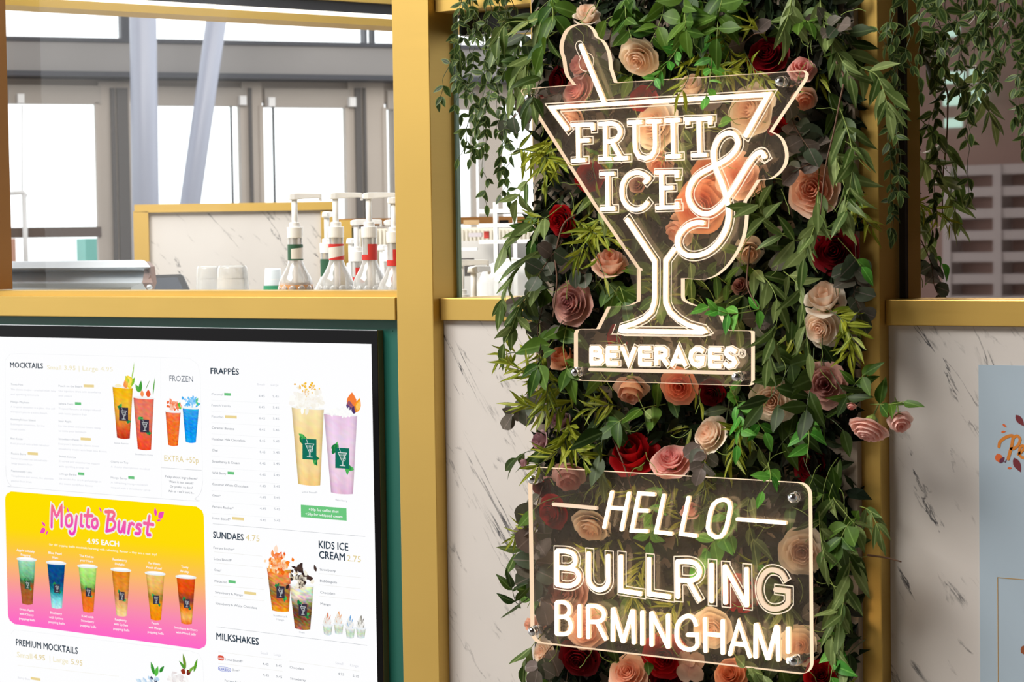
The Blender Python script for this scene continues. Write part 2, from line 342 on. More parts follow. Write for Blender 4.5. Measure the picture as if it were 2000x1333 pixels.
def neon_letter(name, parent, strokes, wd, outline=0, dim=False, depth=DN, y_base=YN, m=None, cap=.002):
    """strokes: list of (px points, curved?)"""
    mb = MB(); polys = []
    for stk in strokes:
        pts, curved = stk[0], stk[1]; ocap = stk[2] if len(stk) > 2 else .9
        P = [Vector((at(x, y, y_base-depth).x, at(x, y, y_base-depth).z)) for x, y in pts]
        if curved: P = smooth_pts(P)
        n = len(P); h = wd/2
        rings = []
        for i in range(n):
            if 0 < i < n-1:
                a = (P[i]-P[i-1]).normalized(); c = (P[i+1]-P[i]).normalized(); d = a+c
                if d.length < 1e-3: d = a
                d.normalize(); k = 1/max(.5, a.dot(d))
            else: d = (P[min(i+1, n-1)]-P[max(i-1, 0)]).normalized(); k = 1
            nn = Vector((-d.y, d.x))*k
            rings.append([(P[i]+nn*h*s, y) for s, y in ((1, y_base-.0005), (1, y_base-depth*.62), (.72, y_base-depth*.93), (0, y_base-depth), (-.72, y_base-depth*.93), (-1, y_base-depth*.62), (-1, y_base-.0005))])
        # rounded ends
        for e, q in ((0, 1), (-1, -2)):
            dd = (P[e]-P[q]).normalized()*h*.55; nn = Vector((-dd.y, dd.x)).normalized()
            if e == -1: nn = Vector((nn.x, nn.y))
            else: nn = -nn
            rg = [(P[e]+dd+nn*h*.62*s, y) for s, y in ((1, y_base-.0005), (1, y_base-depth*.55), (.7, y_base-depth*.8), (0, y_base-depth*.88), (-.7, y_base-depth*.8), (-1, y_base-depth*.55), (-1, y_base-.0005))]
            rings = [rg]+rings if e == 0 else rings+[rg]
        vs = [(p.x, y, p.y) for rg in rings for p, y in rg]; fs = []; ms = []
        for i in range(len(rings)-1):
            for j in range(6):
                fs.append((i*7+j, i*7+j+1, (i+1)*7+j+1, (i+1)*7+j)); ms.append(1 if j in (0, 5) else 0)
            fs.append((i*7+6, i*7, (i+1)*7, (i+1)*7+6)); ms.append(2)
        fs.append(tuple(range(7))); fs.append(tuple((len(rings)-1)*7+j for j in range(6, -1, -1))); ms += [1, 1]
        mb.add(vs, fs, ms)
        if outline: polys.append(offset_poly(P, outline, outline*ocap))
    mats = [MT['dim_front'], MT['dim_side'], MT['dim_side']] if dim else [MT['neon'], MT['neon_side'], MT['neon_back']]
    o = mb.build(name, m or mats, parent, smooth=False)
    if outline:
        ob = MB()
        for a, pl in enumerate(polys):
            for i in range(len(pl)):
                p, q = pl[i], pl[(i+1) % len(pl)]; L_ = (q-p).length
                if L_ < 1e-6: continue
                k = max(1, int(L_/.0015)); d = (q-p)/L_; nn = Vector((-d.y, d.x))*.0010
                run = None
                for s in range(k+1):
                    mid = p+(q-p)*((s+.5)/k)
                    ok = s < k and not any(inside(mid, other) for b_, other in enumerate(polys) if b_ != a)
                    if ok and run is None: run = s
                    if not ok and run is not None:
                        A = p+(q-p)*(run/k)-d*.0004; B = p+(q-p)*(s/k)+d*.0004; Y = y_base-.0006
                        ob.add([(A+nn)[:1]+(Y,)+(A+nn)[1:], (A-nn)[:1]+(Y,)+(A-nn)[1:], (B-nn)[:1]+(Y,)+(B-nn)[1:], (B+nn)[:1]+(Y,)+(B+nn)[1:]], [(0, 1, 2, 3)]); run = None
        ob.build('engraved_outline', MT['engrave'], o)
    return o
def z(ox, oy, k, *pts): return [(ox+x/k, oy+y/k) for x, y in pts]
def panel_outline(px, y):
    P = [Vector(pq(a, b_, y)) for a, b_ in px]; n = len(P); out = []
    def turn(i): a = P[i]-P[i-1]; b_ = P[(i+1) % n]-P[i]; return abs(a.angle(b_))
    for i in range(n):
        a, b_, c, d = P[i-1], P[i], P[(i+1) % n], P[(i+2) % n]; out.append(b_)
        if turn(i) < .8 and turn((i+1) % n) < .8 and (c-b_).length < .05 and turn(i)+turn((i+1) % n) > .1:
            for t in (.25, .5, .75): out.append(.5*((2*b_)+(c-a)*t+(2*a-5*b_+4*c-d)*t*t+(3*b_-a-3*c+d)*t**3))
    return out
def standoff(parent, px, py, back=YP-.02):
    p = at(px, py, YN); P = (p.x, YN, p.z)
    so = MB().lathe((p.x, YN, p.z), [(.0095, 0), (.0095, .002), (.0078, .0025), (.0078, .0065), (.0088, .007), (.0090, .010), (.0078, .0145), (.005, .0175), (.0001, .0188)], 20, axis=(0, -1, 0)).build('standoff_cap', MT['chrome'], parent, smooth=True)
    MB().lathe((p.x, YN+.0135, p.z), [(.0001, 0), (.0085, 0), (.0085, .012), (.005, .0125), (.005, back-YN-.015), (.0001, back-YN-.015)], 14, axis=(0, 1, 0)).build('standoff_rod', MT['chrome'], parent, smooth=False)
# --- sign one
c1 = at(1290, 450, YN)
s1 = thing('neon_sign', (c1.x, YN, c1.z), 'glowing cocktail glass shaped acrylic sign, upper of the two signs on the flower wall', 'sign')
out = [(1017, 178), (1020, 174), (1118, 165.5), (1106, 150), (1101, 135), (1098, 116), (1093, 98), (1094, 82), (1101, 63), (1112, 52), (1128, 47), (1145, 49), (1156, 59), (1162, 72), (1174, 80), (1184, 98), (1188, 116), (1190, 135), (1199, 161.5),
  (1555, 138.5), (1568, 138), (1573, 144), (1570, 155), (1502, 257), (1514, 262.5), (1526, 275), (1533, 300), (1530, 321), (1518, 338), (1500, 350), (1478, 352), (1452, 393), (1455, 415), (1453, 443), (1447, 469), (1435, 495), (1415, 522), (1392, 540), (1365, 547), (1330, 544),
  (1330, 580), (1338, 590), (1359, 598), (1397, 599.5), (1417, 646), (1461, 647), (1466, 651), (1467, 656), (1467, 745), (1465, 752), (1459, 754.3), (1130, 744), (1123, 741), (1121, 735), (1121, 652), (1124, 645), (1130, 643.6), (1164, 643.6), (1186, 599.5), (1221, 598), (1238, 591), (1244, 583), (1244, 526), (1241, 521), (1158, 400)]
MB().prism(panel_outline(out, YN), YN, YN+.013, 0, 1).build('acrylic_panel', [MT['acrylic'], MT['acrylic_edge']], s1)
for q in ((1530, 160), (1129.5, 727), (1444.5, 736), (1040, 192)): standoff(s1, *q)
W1 = .0074; OL = .0068
A = lambda *p: z(1050, 50, 6.665, *p); B = lambda *p: z(1100, 210, 6.06, *p); C = lambda *p: z(1290, 230, 4.596, *p); E8 = lambda *p: z(1100, 580, 5, *p)
neon_letter('glass_rim_tube', s1, [([(1106, 253), (1074, 210), (1498.5, 184.5), (1454, 265)], 0)], .0082, .0078)
neon_letter('straw_tube', s1, [(A((545, 255), (850, 1000)), 0)], .0085)
om = MB()
def line_px(mb, pts, wd=.0014, Y=YN-.0006, curved=False):
    P = [Vector(pq(x, y, Y)) for x, y in pts]
    if curved: P = smooth_pts(P)
    ribbon(mb, P, wd, Y, caps=False)
line_px(om, A((560, 430), (500, 300), (500, 240), (530, 205), (575, 212), (608, 275), (635, 352), (690, 372), (728, 440), (715, 535)), curved=True); line_px(om, A((715, 535), (885, 990)))
line_px(om, A((560, 425), (538, 470), (550, 540), (585, 583), (638, 598)), curved=True)
line_px(om, E8((515, 265), (475, 365), (1445, 378), (1395, 270)))
line_px(om, C((870, 345), (905, 395), (945, 395), (975, 365), (980, 325), (950, 285), (905, 272), (860, 290)), curved=True)
om.build('engraved_outline', MT['engrave'], s1)
neon_letter('letter_f', s1, [(B((90, 207), (335, 200)), 0), (B((335, 200), (337, 258)), 0), (B((160, 207), (165, 625)), 0), (B((165, 395), (288, 388)), 0), (B((95, 630), (240, 622)), 0)], W1, OL)
neon_letter('letter_r', s1, [(B((415, 197), (500, 193)), 0), (B((480, 193), (560, 190), (620, 212), (655, 262), (655, 315), (620, 370), (560, 398), (480, 405)), 1), (B((480, 200), (485, 608)), 0), (B((560, 405), (668, 600)), 0), (B((415, 610), (552, 605)), 0), (B((598, 606), (745, 598)), 0)], W1, OL)
neon_letter('letter_u', s1, [(B((760, 178), (910, 172)), 0), (B((830, 180), (833, 400), (838, 500), (880, 578), (955, 602), (1025, 580), (1065, 520), (1075, 450), (1070, 165)), 0), (B((985, 168), (1137, 162)), 0)], W1, OL)
neon_letter('letter_i', s1, [(B((1203, 155), (1360, 148)), 0), (B((1283, 155), (1290, 575)), 0), (B((1213, 582), (1368, 574)), 0)], W1, OL)
neon_letter('letter_t', s1, [(B((1430, 140), (1745, 130)), 0), (B((1455, 145), (1457, 195)), 0), (B((1722, 140), (1724, 188)), 0), (B((1590, 140), (1598, 565)), 0), (B((1518, 568), (1675, 560)), 0)], W1, OL)
neon_letter('letter_i', s1, [(B((430, 787), (580, 782)), 0), (B((508, 785), (514, 1200)), 0), (B((438, 1203), (590, 1197)), 0)], W1, OL)
neon_letter('letter_c', s1, [(B((958, 885), (996, 842)), 0), (B((998, 840), (940, 795), (875, 772), (800, 782), (730, 830), (688, 910), (678, 1000), (692, 1090), (740, 1165), (810, 1205), (880, 1205), (940, 1175), (985, 1125)), 1)], W1, OL)
neon_letter('letter_e', s1, [(B((1085, 770), (1345, 765)), 0), (B((1328, 770), (1330, 820)), 0), (B((1147, 775), (1152, 1190)), 0), (B((1155, 955), (1280, 950)), 0), (B((1095, 1190), (1352, 1180)), 0), (B((1335, 1180), (1332, 1130)), 0)], W1, OL)
neon_letter('ampersand_tube', s1, [(C((375, 945), (300, 945), (220, 980), (160, 1050), (142, 1120), (165, 1190), (225, 1235), (310, 1240), (410, 1205), (500, 1130), (570, 1020), (600, 910), (600, 810), (575, 690), (535, 570), (490, 460), (470, 360), (475, 270), (520, 180), (590, 137), (650, 150), (685, 210), (672, 275), (610, 350), (520, 410), (430, 455), (320, 520), (258, 610), (240, 700), (272, 790), (345, 855), (430, 860), (520, 800), (590, 715), (660, 610), (720, 510), (785, 405), (845, 330), (895, 312), (925, 355)), 1)], .0084, .0085)
neon_letter('glass_stem_tube', s1, [([(1222.5, 429), (1276.5, 510), (1276.5, 580)]+E8((878, 60), (850, 145), (780, 212), (690, 258), (560, 300), (552, 330), (575, 337), (1345, 346), (1368, 338), (1350, 318), (1210, 280), (1110, 220), (1030, 145), (992, 60))+[(1298, 580), (1298.5, 510), (1316, 486)], 0)], .0080, .0080)
BV = dict(B=[((265, 503), (265, 645)), ((265, 503), (330, 503), (352, 525), (350, 555), (320, 568), (270, 568)), ((320, 568), (365, 585), (370, 620), (345, 645), (265, 647))],
  E=[((425, 503), (425, 650)), ((425, 503), (517, 503)), ((425, 573), (505, 573)), ((425, 650), (520, 651))],
  V=[((570, 500), (627, 655), (687, 500))], E2=[((742, 503), (742, 656)), ((742, 503), (840, 504)), ((742, 577), (830, 577)), ((742, 656), (845, 657))],
  R=[((900, 506), (900, 660)), ((900, 506), (960, 506), (990, 528), (990, 568), (960, 588), (905, 592)), ((955, 592), (1003, 662))],
  A=[((1053, 666), (1115, 512), (1182, 670)), ((1080, 627), (1152, 629))],
  G=[((1352, 532), (1320, 512), (1280, 512), (1242, 545), (1234, 600), (1257, 650), (1300, 670), (1345, 655), (1352, 602), (1300, 600))],
  E3=[((1425, 516), (1425, 674)), ((1425, 516), (1525, 518)), ((1425, 595), (1515, 597)), ((1425, 674), (1527, 678))],
  S=[((1672, 535), (1632, 512), (1592, 520), (1580, 553), (1604, 585), (1650, 605), (1668, 640), (1645, 673), (1602, 680), (1572, 655))])
for k, ss in BV.items(): neon_letter('letter_'+k[0].lower(), s1, [(E8(*s), 0) for s in ss], .0076, .0054, depth=.008)
circ = [(1747+36*math.cos(t*PI/8), 552+44*math.sin(t*PI/8)) for t in range(17)]
rb = MB(); line_px(rb, E8(*circ), .0018); circ2 = [(1747+26*math.cos(t*PI/8), 552+32*math.sin(t*PI/8)) for t in range(17)]; line_px(rb, E8(*circ2), .0012)
line_px(rb, E8((1738, 575), (1738, 532), (1752, 532), (1757, 543), (1750, 553), (1740, 554)), .0014); line_px(rb, E8((1747, 554), (1758, 574)), .0014)
rb.build('registered_mark', MT['engrave'], s1)
neon_letter('underline_strip', s1, [(E8((250, 712), (1685, 746)), 0)], .0062, dim=True, depth=.006)
# --- sign two
c2 = at(1307, 1115, YN)
s2 = thing('neon_sign', (c2.x, YN, c2.z), 'glowing HELLO greeting on a rounded clear acrylic rectangle, lower sign on flowers', 'sign')
xa, xb = at(1031.5, 930, YN).x, at(1580.5, 1100, YN).x; zt = at(1300, 928.6, YN).z; zb = at(1300, 1286.7, YN).z; R_ = .021
out2 = []
for cx, cz, a0 in ((xa+R_, zt-R_, PI/2), (xa+R_, zb+R_, PI), (xb-R_, zb+R_, 1.5*PI), (xb-R_, zt-R_, 0)):
    out2 += [(cx+R_*math.cos(a0+PI/2*k/7), cz+R_*math.sin(a0+PI/2*k/7)) for k in range(8)]
MB().prism(out2[::-1], YN, YN+.013, 0, 1).build('acrylic_panel', [MT['acrylic'], MT['acrylic_edge']], s2)
for q in ((1046, 936), (1554, 972), (1046, 1232), (1555, 1290)): standoff(s2, *q)
E = lambda *p: z(1020, 900, 6.06, *p); F = lambda *p: z(1300, 920, 6.06, *p); G = lambda *p: z(1020, 1080, 5.27, *p); H = lambda *p: z(1300, 1080, 5.27, *p)
neon_letter('dash_strip', s2, [(E((355, 522), (865, 568)), 0)], .0066, dim=True, depth=.008)
neon_letter('dash_strip', s2, [(F((835, 578), (1405, 622)), 0)], .0066)
W2 = .0068
neon_letter('letter_h', s2, [(E((1050, 372), (957, 800)), 0), (E((1250, 385), (1162, 825)), 0), (E((1010, 560), (1205, 577)), 0)], W2)
neon_letter('letter_e', s2, [(E((1550, 405), (1370, 392), (1282, 832), (1465, 842)), 0), (E((1335, 592), (1475, 600)), 0)], W2)
neon_letter('letter_l', s2, [(E((1665, 410), (1572, 850), (1755, 872)), 0)], W2)
neon_letter('letter_l', s2, [(F((260, 315), (168, 752), (350, 775)), 0)], W2)
neon_letter('letter_o', s2, [(F((660, 345), (600, 360), (550, 405), (520, 480), (495, 600), (487, 680), (512, 750), (575, 790), (635, 785), (680, 735), (712, 650), (738, 520), (753, 440), (740, 380), (700, 350), (655, 345)), 0)], W2)
W3 = .0086; O3 = .0088
neon_letter('letter_b', s2, [([(1086, 1077), (1086, 1143)], 0), ([(1086, 1077), (1105, 1078), (1117, 1083), (1122, 1093), (1120, 1103), (1113, 1109), (1105, 1111), (1090, 1110)], 1), ([(1106, 1111), (1120, 1114), (1128, 1123), (1127, 1135), (1118, 1143), (1106, 1146), (1086, 1143)], 1)], W3, O3, depth=.007)
neon_letter('letter_u', s2, [([(1148, 1081), (1148, 1128), (1151, 1142), (1160, 1151), (1170, 1153), (1180, 1149), (1186, 1138), (1186, 1120), (1186, 1086)], 1)], W3, O3, depth=.007)
neon_letter('letter_l', s2, [([(1211, 1087), (1211, 1155), (1250, 1161)], 0)], W3, O3, depth=.007)
neon_letter('letter_l', s2, [([(1266, 1092), (1266, 1161), (1306, 1167)], 0)], W3, O3, depth=.007)
neon_letter('letter_r', s2, [([(1321, 1098), (1322, 1168)], 0), ([(1321, 1098), (1342, 1098), (1356, 1102), (1364, 1112), (1364, 1122), (1358, 1131), (1346, 1135), (1325, 1134)], 1), ([(1343, 1136), (1364, 1173)], 0, .3)], W3, O3, depth=.007)
neon_letter('letter_i', s2, [([(1388, 1103), (1388, 1176)], 0)], W3, O3, depth=.007)
neon_letter('letter_n', s2, [([(1414, 1107), (1415, 1179)], 0), ([(1414, 1107), (1456, 1184)], 0, 0), ([(1456, 1112), (1457, 1184)], 0)], W3, O3, depth=.007)
neon_letter('letter_g', s2, [([(1532, 1134), (1524, 1121), (1511, 1115), (1498, 1116), (1487, 1127), (1481, 1143), (1481, 1161), (1488, 1179), (1500, 1189), (1515, 1191), (1531, 1185), (1537, 1177)], 1, .3), ([(1537, 1180), (1537, 1156), (1512, 1153)], 0, .3)], W3, O3, dim=True, depth=.007)
W4 = .0076
neon_letter('letter_b', s2, [(G((345, 515), (345, 842)), 0), (G((345, 515), (410, 515), (462, 545), (475, 600), (452, 648), (410, 665), (350, 665)), 1), (G((410, 665), (468, 690), (490, 750), (478, 812), (430, 842), (345, 842)), 1)], W4)
neon_letter('letter_i', s2, [(G((578, 548), (578, 870)), 0)], W4)
neon_letter('letter_r', s2, [(G((665, 555), (668, 880)), 0), (G((665, 552), (750, 556), (812, 592), (832, 640), (810, 693), (752, 718), (670, 715)), 1), (G((760, 725), (848, 898)), 0)], W4)
neon_letter('letter_m', s2, [(G((922, 582), (920, 910)), 0), (G((925, 580), (1025, 920)), 0), (G((1030, 920), (1122, 600)), 0), (G((1128, 602), (1138, 935)), 0)], W4)
neon_letter('letter_i', s2, [(G((1225, 612), (1225, 948)), 0)], W4)
neon_letter('letter_n', s2, [(G((1320, 622), (1320, 958)), 0), (G((1322, 622), (1490, 978)), 0), (G((1490, 645), (1493, 978)), 0)], W4)
neon_letter('letter_g', s2, [(H((305, 752), (282, 692), (235, 658), (182, 667), (125, 720), (102, 810), (112, 910), (157, 978), (230, 1003), (290, 985), (318, 945)), 1), (H((318, 950), (315, 852), (215, 850)), 0)], W4)
neon_letter('letter_h', s2, [(H((395, 682), (400, 1022)), 0), (H((578, 702), (578, 1042)), 0), (H((400, 842), (575, 858)), 0)], W4)
neon_letter('letter_a', s2, [(H((650, 1052), (743, 722), (858, 1077)), 0), (H((690, 940), (800, 955)), 0)], W4)
neon_letter('letter_m', s2, [(H((918, 742), (915, 1082)), 0), (H((925, 742), (1040, 1098)), 0), (H((1045, 1098), (1130, 762)), 0), (H((1140, 767), (1150, 1112)), 0)], W4)
neon_letter('exclamation_mark', s2, [(H((1250, 778), (1250, 1030)), 0), (H((1252, 1098), (1254, 1132)), 0)], W4)
# ================================================================ menu screen
YB = -.006      # green panel face
YM = -.024      # display face
struct('trim_9', MB().box(xl0, x_p1l-.0005, YB, .1, ZLO, zl_bot-.0005), MT['green'], 'green board behind the menu screen')
x_r = X_(742, 900, YM); z_t = Z_(400, 641, YM); x_l = X_(-330, 900, YM)
cm = at(400, 900, YM)
scr = thing('menu_screen', (cm.x, YM, cm.z), 'large bright drinks menu screen in a thin black frame, left of the brass pillar', 'screen')
MB().box(x_l, x_r, YM, YB, ZLO, z_t).build('housing', MT['housing'], scr, bevel=.001)
MB().box(x_l, x_r-.0006, YM-.0014, YM-.0001, ZLO, z_t-.0005).build('bezel', MT['bezel'], scr)
MB().box(x_l, x_r, YM-.002, YM+.002, z_t-.0003, z_t+.0012).build('top_trim', MT['silver'], scr)
YD = YM-.0016
xd_r = X_(731, 1000, YD); zd_t = Z_(400, 666, YD)
disp = MB().box(x_l, xd_r, YD, YM-.0014, ZLO, zd_t).build('display', emit('display_white', S(252, 252, 253), 1.02), scr)
MB().lathe(tuple(at(766, 647, YB)), [(.0022, 0), (.0018, .001), (.0001, .001)], 10, axis=(0, -1, 0)).build('screw', MT['green'], scr)
Y1 = YD-.0003
EM = {}
def ecol(c):
    if c not in EM: EM[c] = emit('screen_ink_%d_%d_%d' % c, S(*c))
    return EM[c]
_tc = {}
def text_geo(s, bold=0.0, shear=0.0):
    k = (s, bold, shear)
    if k in _tc: return _tc[k]
    cu = bpy.data.curves.new('text', 'FONT'); cu.body = s; cu.size = 1; cu.resolution_u = 2; cu.shear = shear
    o = bpy.data.objects.new('text', cu); COL.objects.link(o); dg = bpy.context.evaluated_depsgraph_get()
    me = bpy.data.meshes.new_from_object(o.evaluated_get(dg))
    vs = [(v.co.x, v.co.y) for v in me.vertices]; fs = [tuple(p.vertices) for p in me.polygons]
    bpy.data.objects.remove(o); bpy.data.curves.remove(cu); bpy.data.meshes.remove(me)
    _tc[k] = (vs, fs); return _tc[k]
TB = {}
def txt(key, s, px, py, wpx, hpx, bold=0.0, shear=0.0, Y=None, align='l', mb=None):
    """s with its left end of baseline at px,py, cap height hpx and width wpx (pixels)"""
    Y = Y1 if Y is None else Y
    vs, fs = text_geo(s, bold, shear)
    if not vs: return
    x0 = min(v[0] for v in vs); x1 = max(v[0] for v in vs)
    if align == 'c': py -= (wpx/2)*(py-585)/(px+4750); px -= wpx/2
    P = at(px, py, Y); Q = at(px+wpx, py, Y); h = (at(px, py-hpx, Y).z-P.z)/.729
    k = (Q.x-P.x)/(x1-x0)
    if mb is None: mb = TB.setdefault(key, MB())
    sh = [(0, 0)]+([(bold*.7, 0), (-bold*.7, 0), (0, bold*.5), (0, -bold*.5)] if bold > .012 else [])
    for q, (ox, oz) in enumerate(sh): mb.add([(P.x+(v[0]-x0+ox)*k, Y-.00001*q, P.z+(v[1]+oz)*h) for v in vs], fs)
NAVY = (40, 58, 74); GR = (166, 172, 182); LG = (212, 214, 222); GOLD = (226, 206, 142); GO2 = (240, 230, 190); MID = (112, 120, 132); WH = (252, 252, 252)
LIN = (176, 180, 186)
# headings
txt(NAVY, 'MOCKTAILS', 20, 718, 64, 10.5, .035)
txt(GO2, 'Small 3.95 | Large 4.95', 92, 722, 128, 9)
txt(MID, 'FROZEN', 331, 745, 46, 12)
txt(GOLD, 'EXTRA +50p', 321, 901, 67, 12)
txt(NAVY, 'FRAPPÉS', 411.5, 730.5, 55, 12, .035)
txt(NAVY, 'SUNDAES', 416.5, 1051, 59, 13, .035); txt(GOLD, '4.75', 480, 1056, 27, 12)
txt(NAVY, 'KIDS ICE', 623, 1071, 57, 15, .035); txt(NAVY, 'CREAM', 623.5, 1091, 50, 15, .035); txt(GOLD, '2.75', 678, 1096.5, 27, 12.5)
txt(NAVY, 'MILKSHAKES', 423, 1250, 82, 14, .035)
txt(NAVY, 'PREMIUM MOCKTAILS', 31.5, 1261, 120, 13, .035)
txt(GO2, 'Small', 33, 1284, 30, 11); txt(GOLD, '4.95', 66, 1288, 22, 11); txt(GO2, '| Large', 97, 1292, 36, 11); txt(GOLD, '5.95', 139, 1298, 22, 11)
# mocktails list
def item(x, y, name, w_, l1, w1_, l2=None, w2_=0, tagc=None, tagw=0):
    txt(GR, name, x, y, w_, 3.9, .006)
    txt(LG, l1, x, y+9.5, w1_, 3.6)
    if l2: txt(LG, l2, x, y+19, w2_, 3.6)
    if tagc: flagbox(x+w_+3, y+.8, tagw, 5.4, tagc)
FB = {}
def flagbox(px, py, w_, h, col, Y=None):
    P = at(px, py, Y or Y1); Q = at(px+w_, py, Y or Y1); zt_ = at(px, py-h, Y or Y1).z
    FB.setdefault(col, MB()).add([(P.x, Y or Y1, P.z), (Q.x, Y or Y1, P.z), (Q.x, Y or Y1, zt_), (P.x, Y or Y1, zt_)], [(0, 1, 2, 3)])
GRN = (108, 196, 128); YEL = (236, 214, 150)
item(21, 753, 'Tones Mint', 24, 'The classic mojito - crushed mint, lime', 88, 'and sparkling lemonade', 55)
item(21, 787, 'Mango Mayhem', 36, 'A tropical sensation in a glass, that will', 86, 'transport you to a sunny beach', 71)
item(21, 821, 'Gummylicious Island', 48, 'Bubblegum sweetness, for the', 66, 'sweet tooths', 28)
item(21, 858.5, 'Kiwi Kooler', 24, 'Kool yourself with a kiwi refresher', 75)
item(22, 888, 'Passion Berry', 29, 'Sweet strawberries infused with', 70, 'tangy passion fruit', 41, YEL, 20)
item(22, 922, 'Passionately Late', 40, 'Tangalicious but sweet, the ultimate', 82, 'passion fruit drink', 40)
item(114.5, 756, 'Peach on the Beach', 46, 'Our signature drink with strawberry', 82, 'and peach', 26, YEL, 20)
item(114.5, 790.5, 'Sahara Twist', 29, 'Tropical flavours of mango infused', 81, 'with exotic passion fruit', 55, GRN, 12)
item(114.5, 824.5, 'Sour Apple', 25, 'For the sweet and sour lovers ready', 82, 'to tickle your tastebuds', 54)
item(114.5, 859.5, 'Strawberry Fields', 40, "Everyone's favourite classic sweet", 79, 'strawberry mojito with fresh lime & mint', 94, YEL, 20)
item(115, 893.5, 'Sweet Sunrise', 33, 'Crushed wild strawberries topped', 79, 'with sparkling orange fizz', 59)
item(115.5, 927.5, "Let's go Barbie", 34, 'Sip on this fun drink and indulge in', 82, 'the sweet candyfloss flavour', 67, GRN, 12)
item(216.5, 904, 'Cherry on Top', 34, 'A cheeky cherrylicious mocktail', 76)
item(216.5, 935, 'Mango Berry', 31, 'A refreshing mango mocktail', 71, 'topped with a strawberry syrup', 77, GRN, 12)
txt(GR, 'Sweet Sunrise', 223, 867, 28, 3); txt(GR, 'Strawberry Fields', 264, 889, 35, 3)
for i, (s_, w_) in enumerate((('Picky about ingredients?', 63), ('Want it less sweet?', 47), ('Or prefer no bits?', 44), ("Ask us - we'll sort it...", 50))):
    txt(MID, s_, 354, 935.5+i*9.3, w_, 4.6, align='c')
# frappes
for i, (s_, w_, t_) in enumerate((('Caramel', 22, GRN), ('French Vanilla', 37, 0), ('Pistachio', 23, YEL), ('Caramel Banana', 44, 0), ('Hazelnut Milk Chocolate', 65, 0), ('Chai', 11, 0), ('Strawberry & Cream', 54, 0), ('Wild Berry', 27, GRN), ('Coconut White Chocolate', 70, 0), ('Oreo*', 16, 0), ('Ferrero Rocher*', 41, 0), ('Lotus Biscoff*', 35, YEL))):
    y = 772.5+i*21.8+(i*i)*.02; x = 413+i*.22
    txt(MID if i > 2 else GR, s_, x, y, w_, 4.8)
    txt(GR, '4.45', 505+i*.25, y+3.5, 12, 4.8); txt(GR, '5.45', 532.5+i*.25, y+4.2, 12, 4.8)
    if t_: flagbox(x+w_+3, y+.8, 13 if t_ == GRN else 23, 5.4, t_)
txt(LG, 'Small', 502, 753, 15, 4); txt(LG, 'Large', 529, 754, 15, 4)
txt(GR, 'Lotus Biscoff*', 590, 962.5, 30, 3.5); txt(GR, 'Wild Berry', 655, 979, 23, 3.5)
flagbox(588, 1010.5, 89, 24, (110, 200, 128))
txt(WH, '+50p for coffee shot', 632, 1000, 58, 5.4, .02, Y=Y1-.0002, align='c'); txt(WH, '+50p for whipped cream', 632.5, 1009.5, 72, 5.4, .02, Y=Y1-.0002, align='c')
for i, (s_, w_, t_) in enumerate((('Ferrero Rocher*', 41, 0), ('Lotus Biscoff*', 35, 0), ('Oreo*', 14, 0), ('Pistachio', 24, GRN), ('Strawberry & Mango', 54, YEL), ('Strawberry & White Chocolate', 81, 0))):
    y = 1072.5+i*21.7; txt(MID, s_, 417+i*.8, y, w_, 4.8)
    if t_: flagbox(420+i*.8+w_, y+1.5, 14 if t_ == GRN else 23, 5.4, t_)
for i, (s_, w_) in enumerate((('Strawberry', 31), ('Bubblegum', 33), ('Chocolate', 29), ('Mango', 20))): txt(MID, s_, 624.5+i*.5, 1115+i*22.3, w_, 5)
txt(GR, 'Strawberry &', 534, 1204, 27, 3.6); txt(GR, 'Mango', 540, 1212, 15, 3.6); txt(GR, 'Oreo', 584, 1237, 11, 3.6)
txt(LG, 'Small', 509, 1278, 14, 5); txt(LG, 'Large', 535, 1281, 14, 5); txt(LG, 'Small', 655, 1298, 15, 5); txt(LG, 'Large', 684, 1302, 16, 5)
for i, (s_, x, w_) in enumerate((('Lotus Biscoff*', 440, 34), ('Oreo*', 453, 15), ('Ferrero Rocher*', 439, 40))):
    txt(MID, s_, x, 1290.5+i*20.8, w_, 4.8); txt(MID, '4.45', 513+i*.5, 1299.5+i*21.5, 11.5, 4.8); txt(MID, '5.45', 539+i*.5, 1302.5+i*21.5, 11.5, 4.8)
for i, (s_, w_) in enumerate((('Chocolate', 28), ('Strawberry', 30))):
    txt(MID, s_, 566+i, 1306+i*22, w_, 4.8); txt(MID, '4.25', 660, 1319+i*22, 12, 4.8); txt(MID, '5.25', 689, 1323+i*22, 12, 4.8)
txt(LG, 'Berry Blue', 35, 1326, 23, 4); flagbox(60, 1328, 19, 5, YEL)
# brand pills at the milkshake list
def pill(cx, cy, w_, h, col, Y):
    P = at(cx, cy, Y); hw = (at(cx+w_/2, cy, Y).x-P.x); hh = at(cx, cy-h/2, Y).z-P.z
    FB.setdefault(col, MB()).add([(P.x+hw*math.copysign(abs(math.cos(t))**.6, math.cos(t)), Y, P.z+hh*math.copysign(abs(math.sin(t))**.6, math.sin(t))) for t in [2*PI*k/20 for k in range(20)]], [tuple(range(20))])
pill(431.5, 1286, 12, 10, (222, 88, 66), Y1); txt(WH, 'Lotus', 431.5, 1288, 10, 4, .03, .2, Y=Y1-.0002, align='c')
pill(438.5, 1308, 25, 9, (96, 120, 214), Y1); pill(438.5, 1308, 23, 7.4, WH, Y1-.0001); txt((60, 90, 200), 'OREO', 438.5, 1310.5, 20, 4.5, .04, Y=Y1-.0002, align='c')
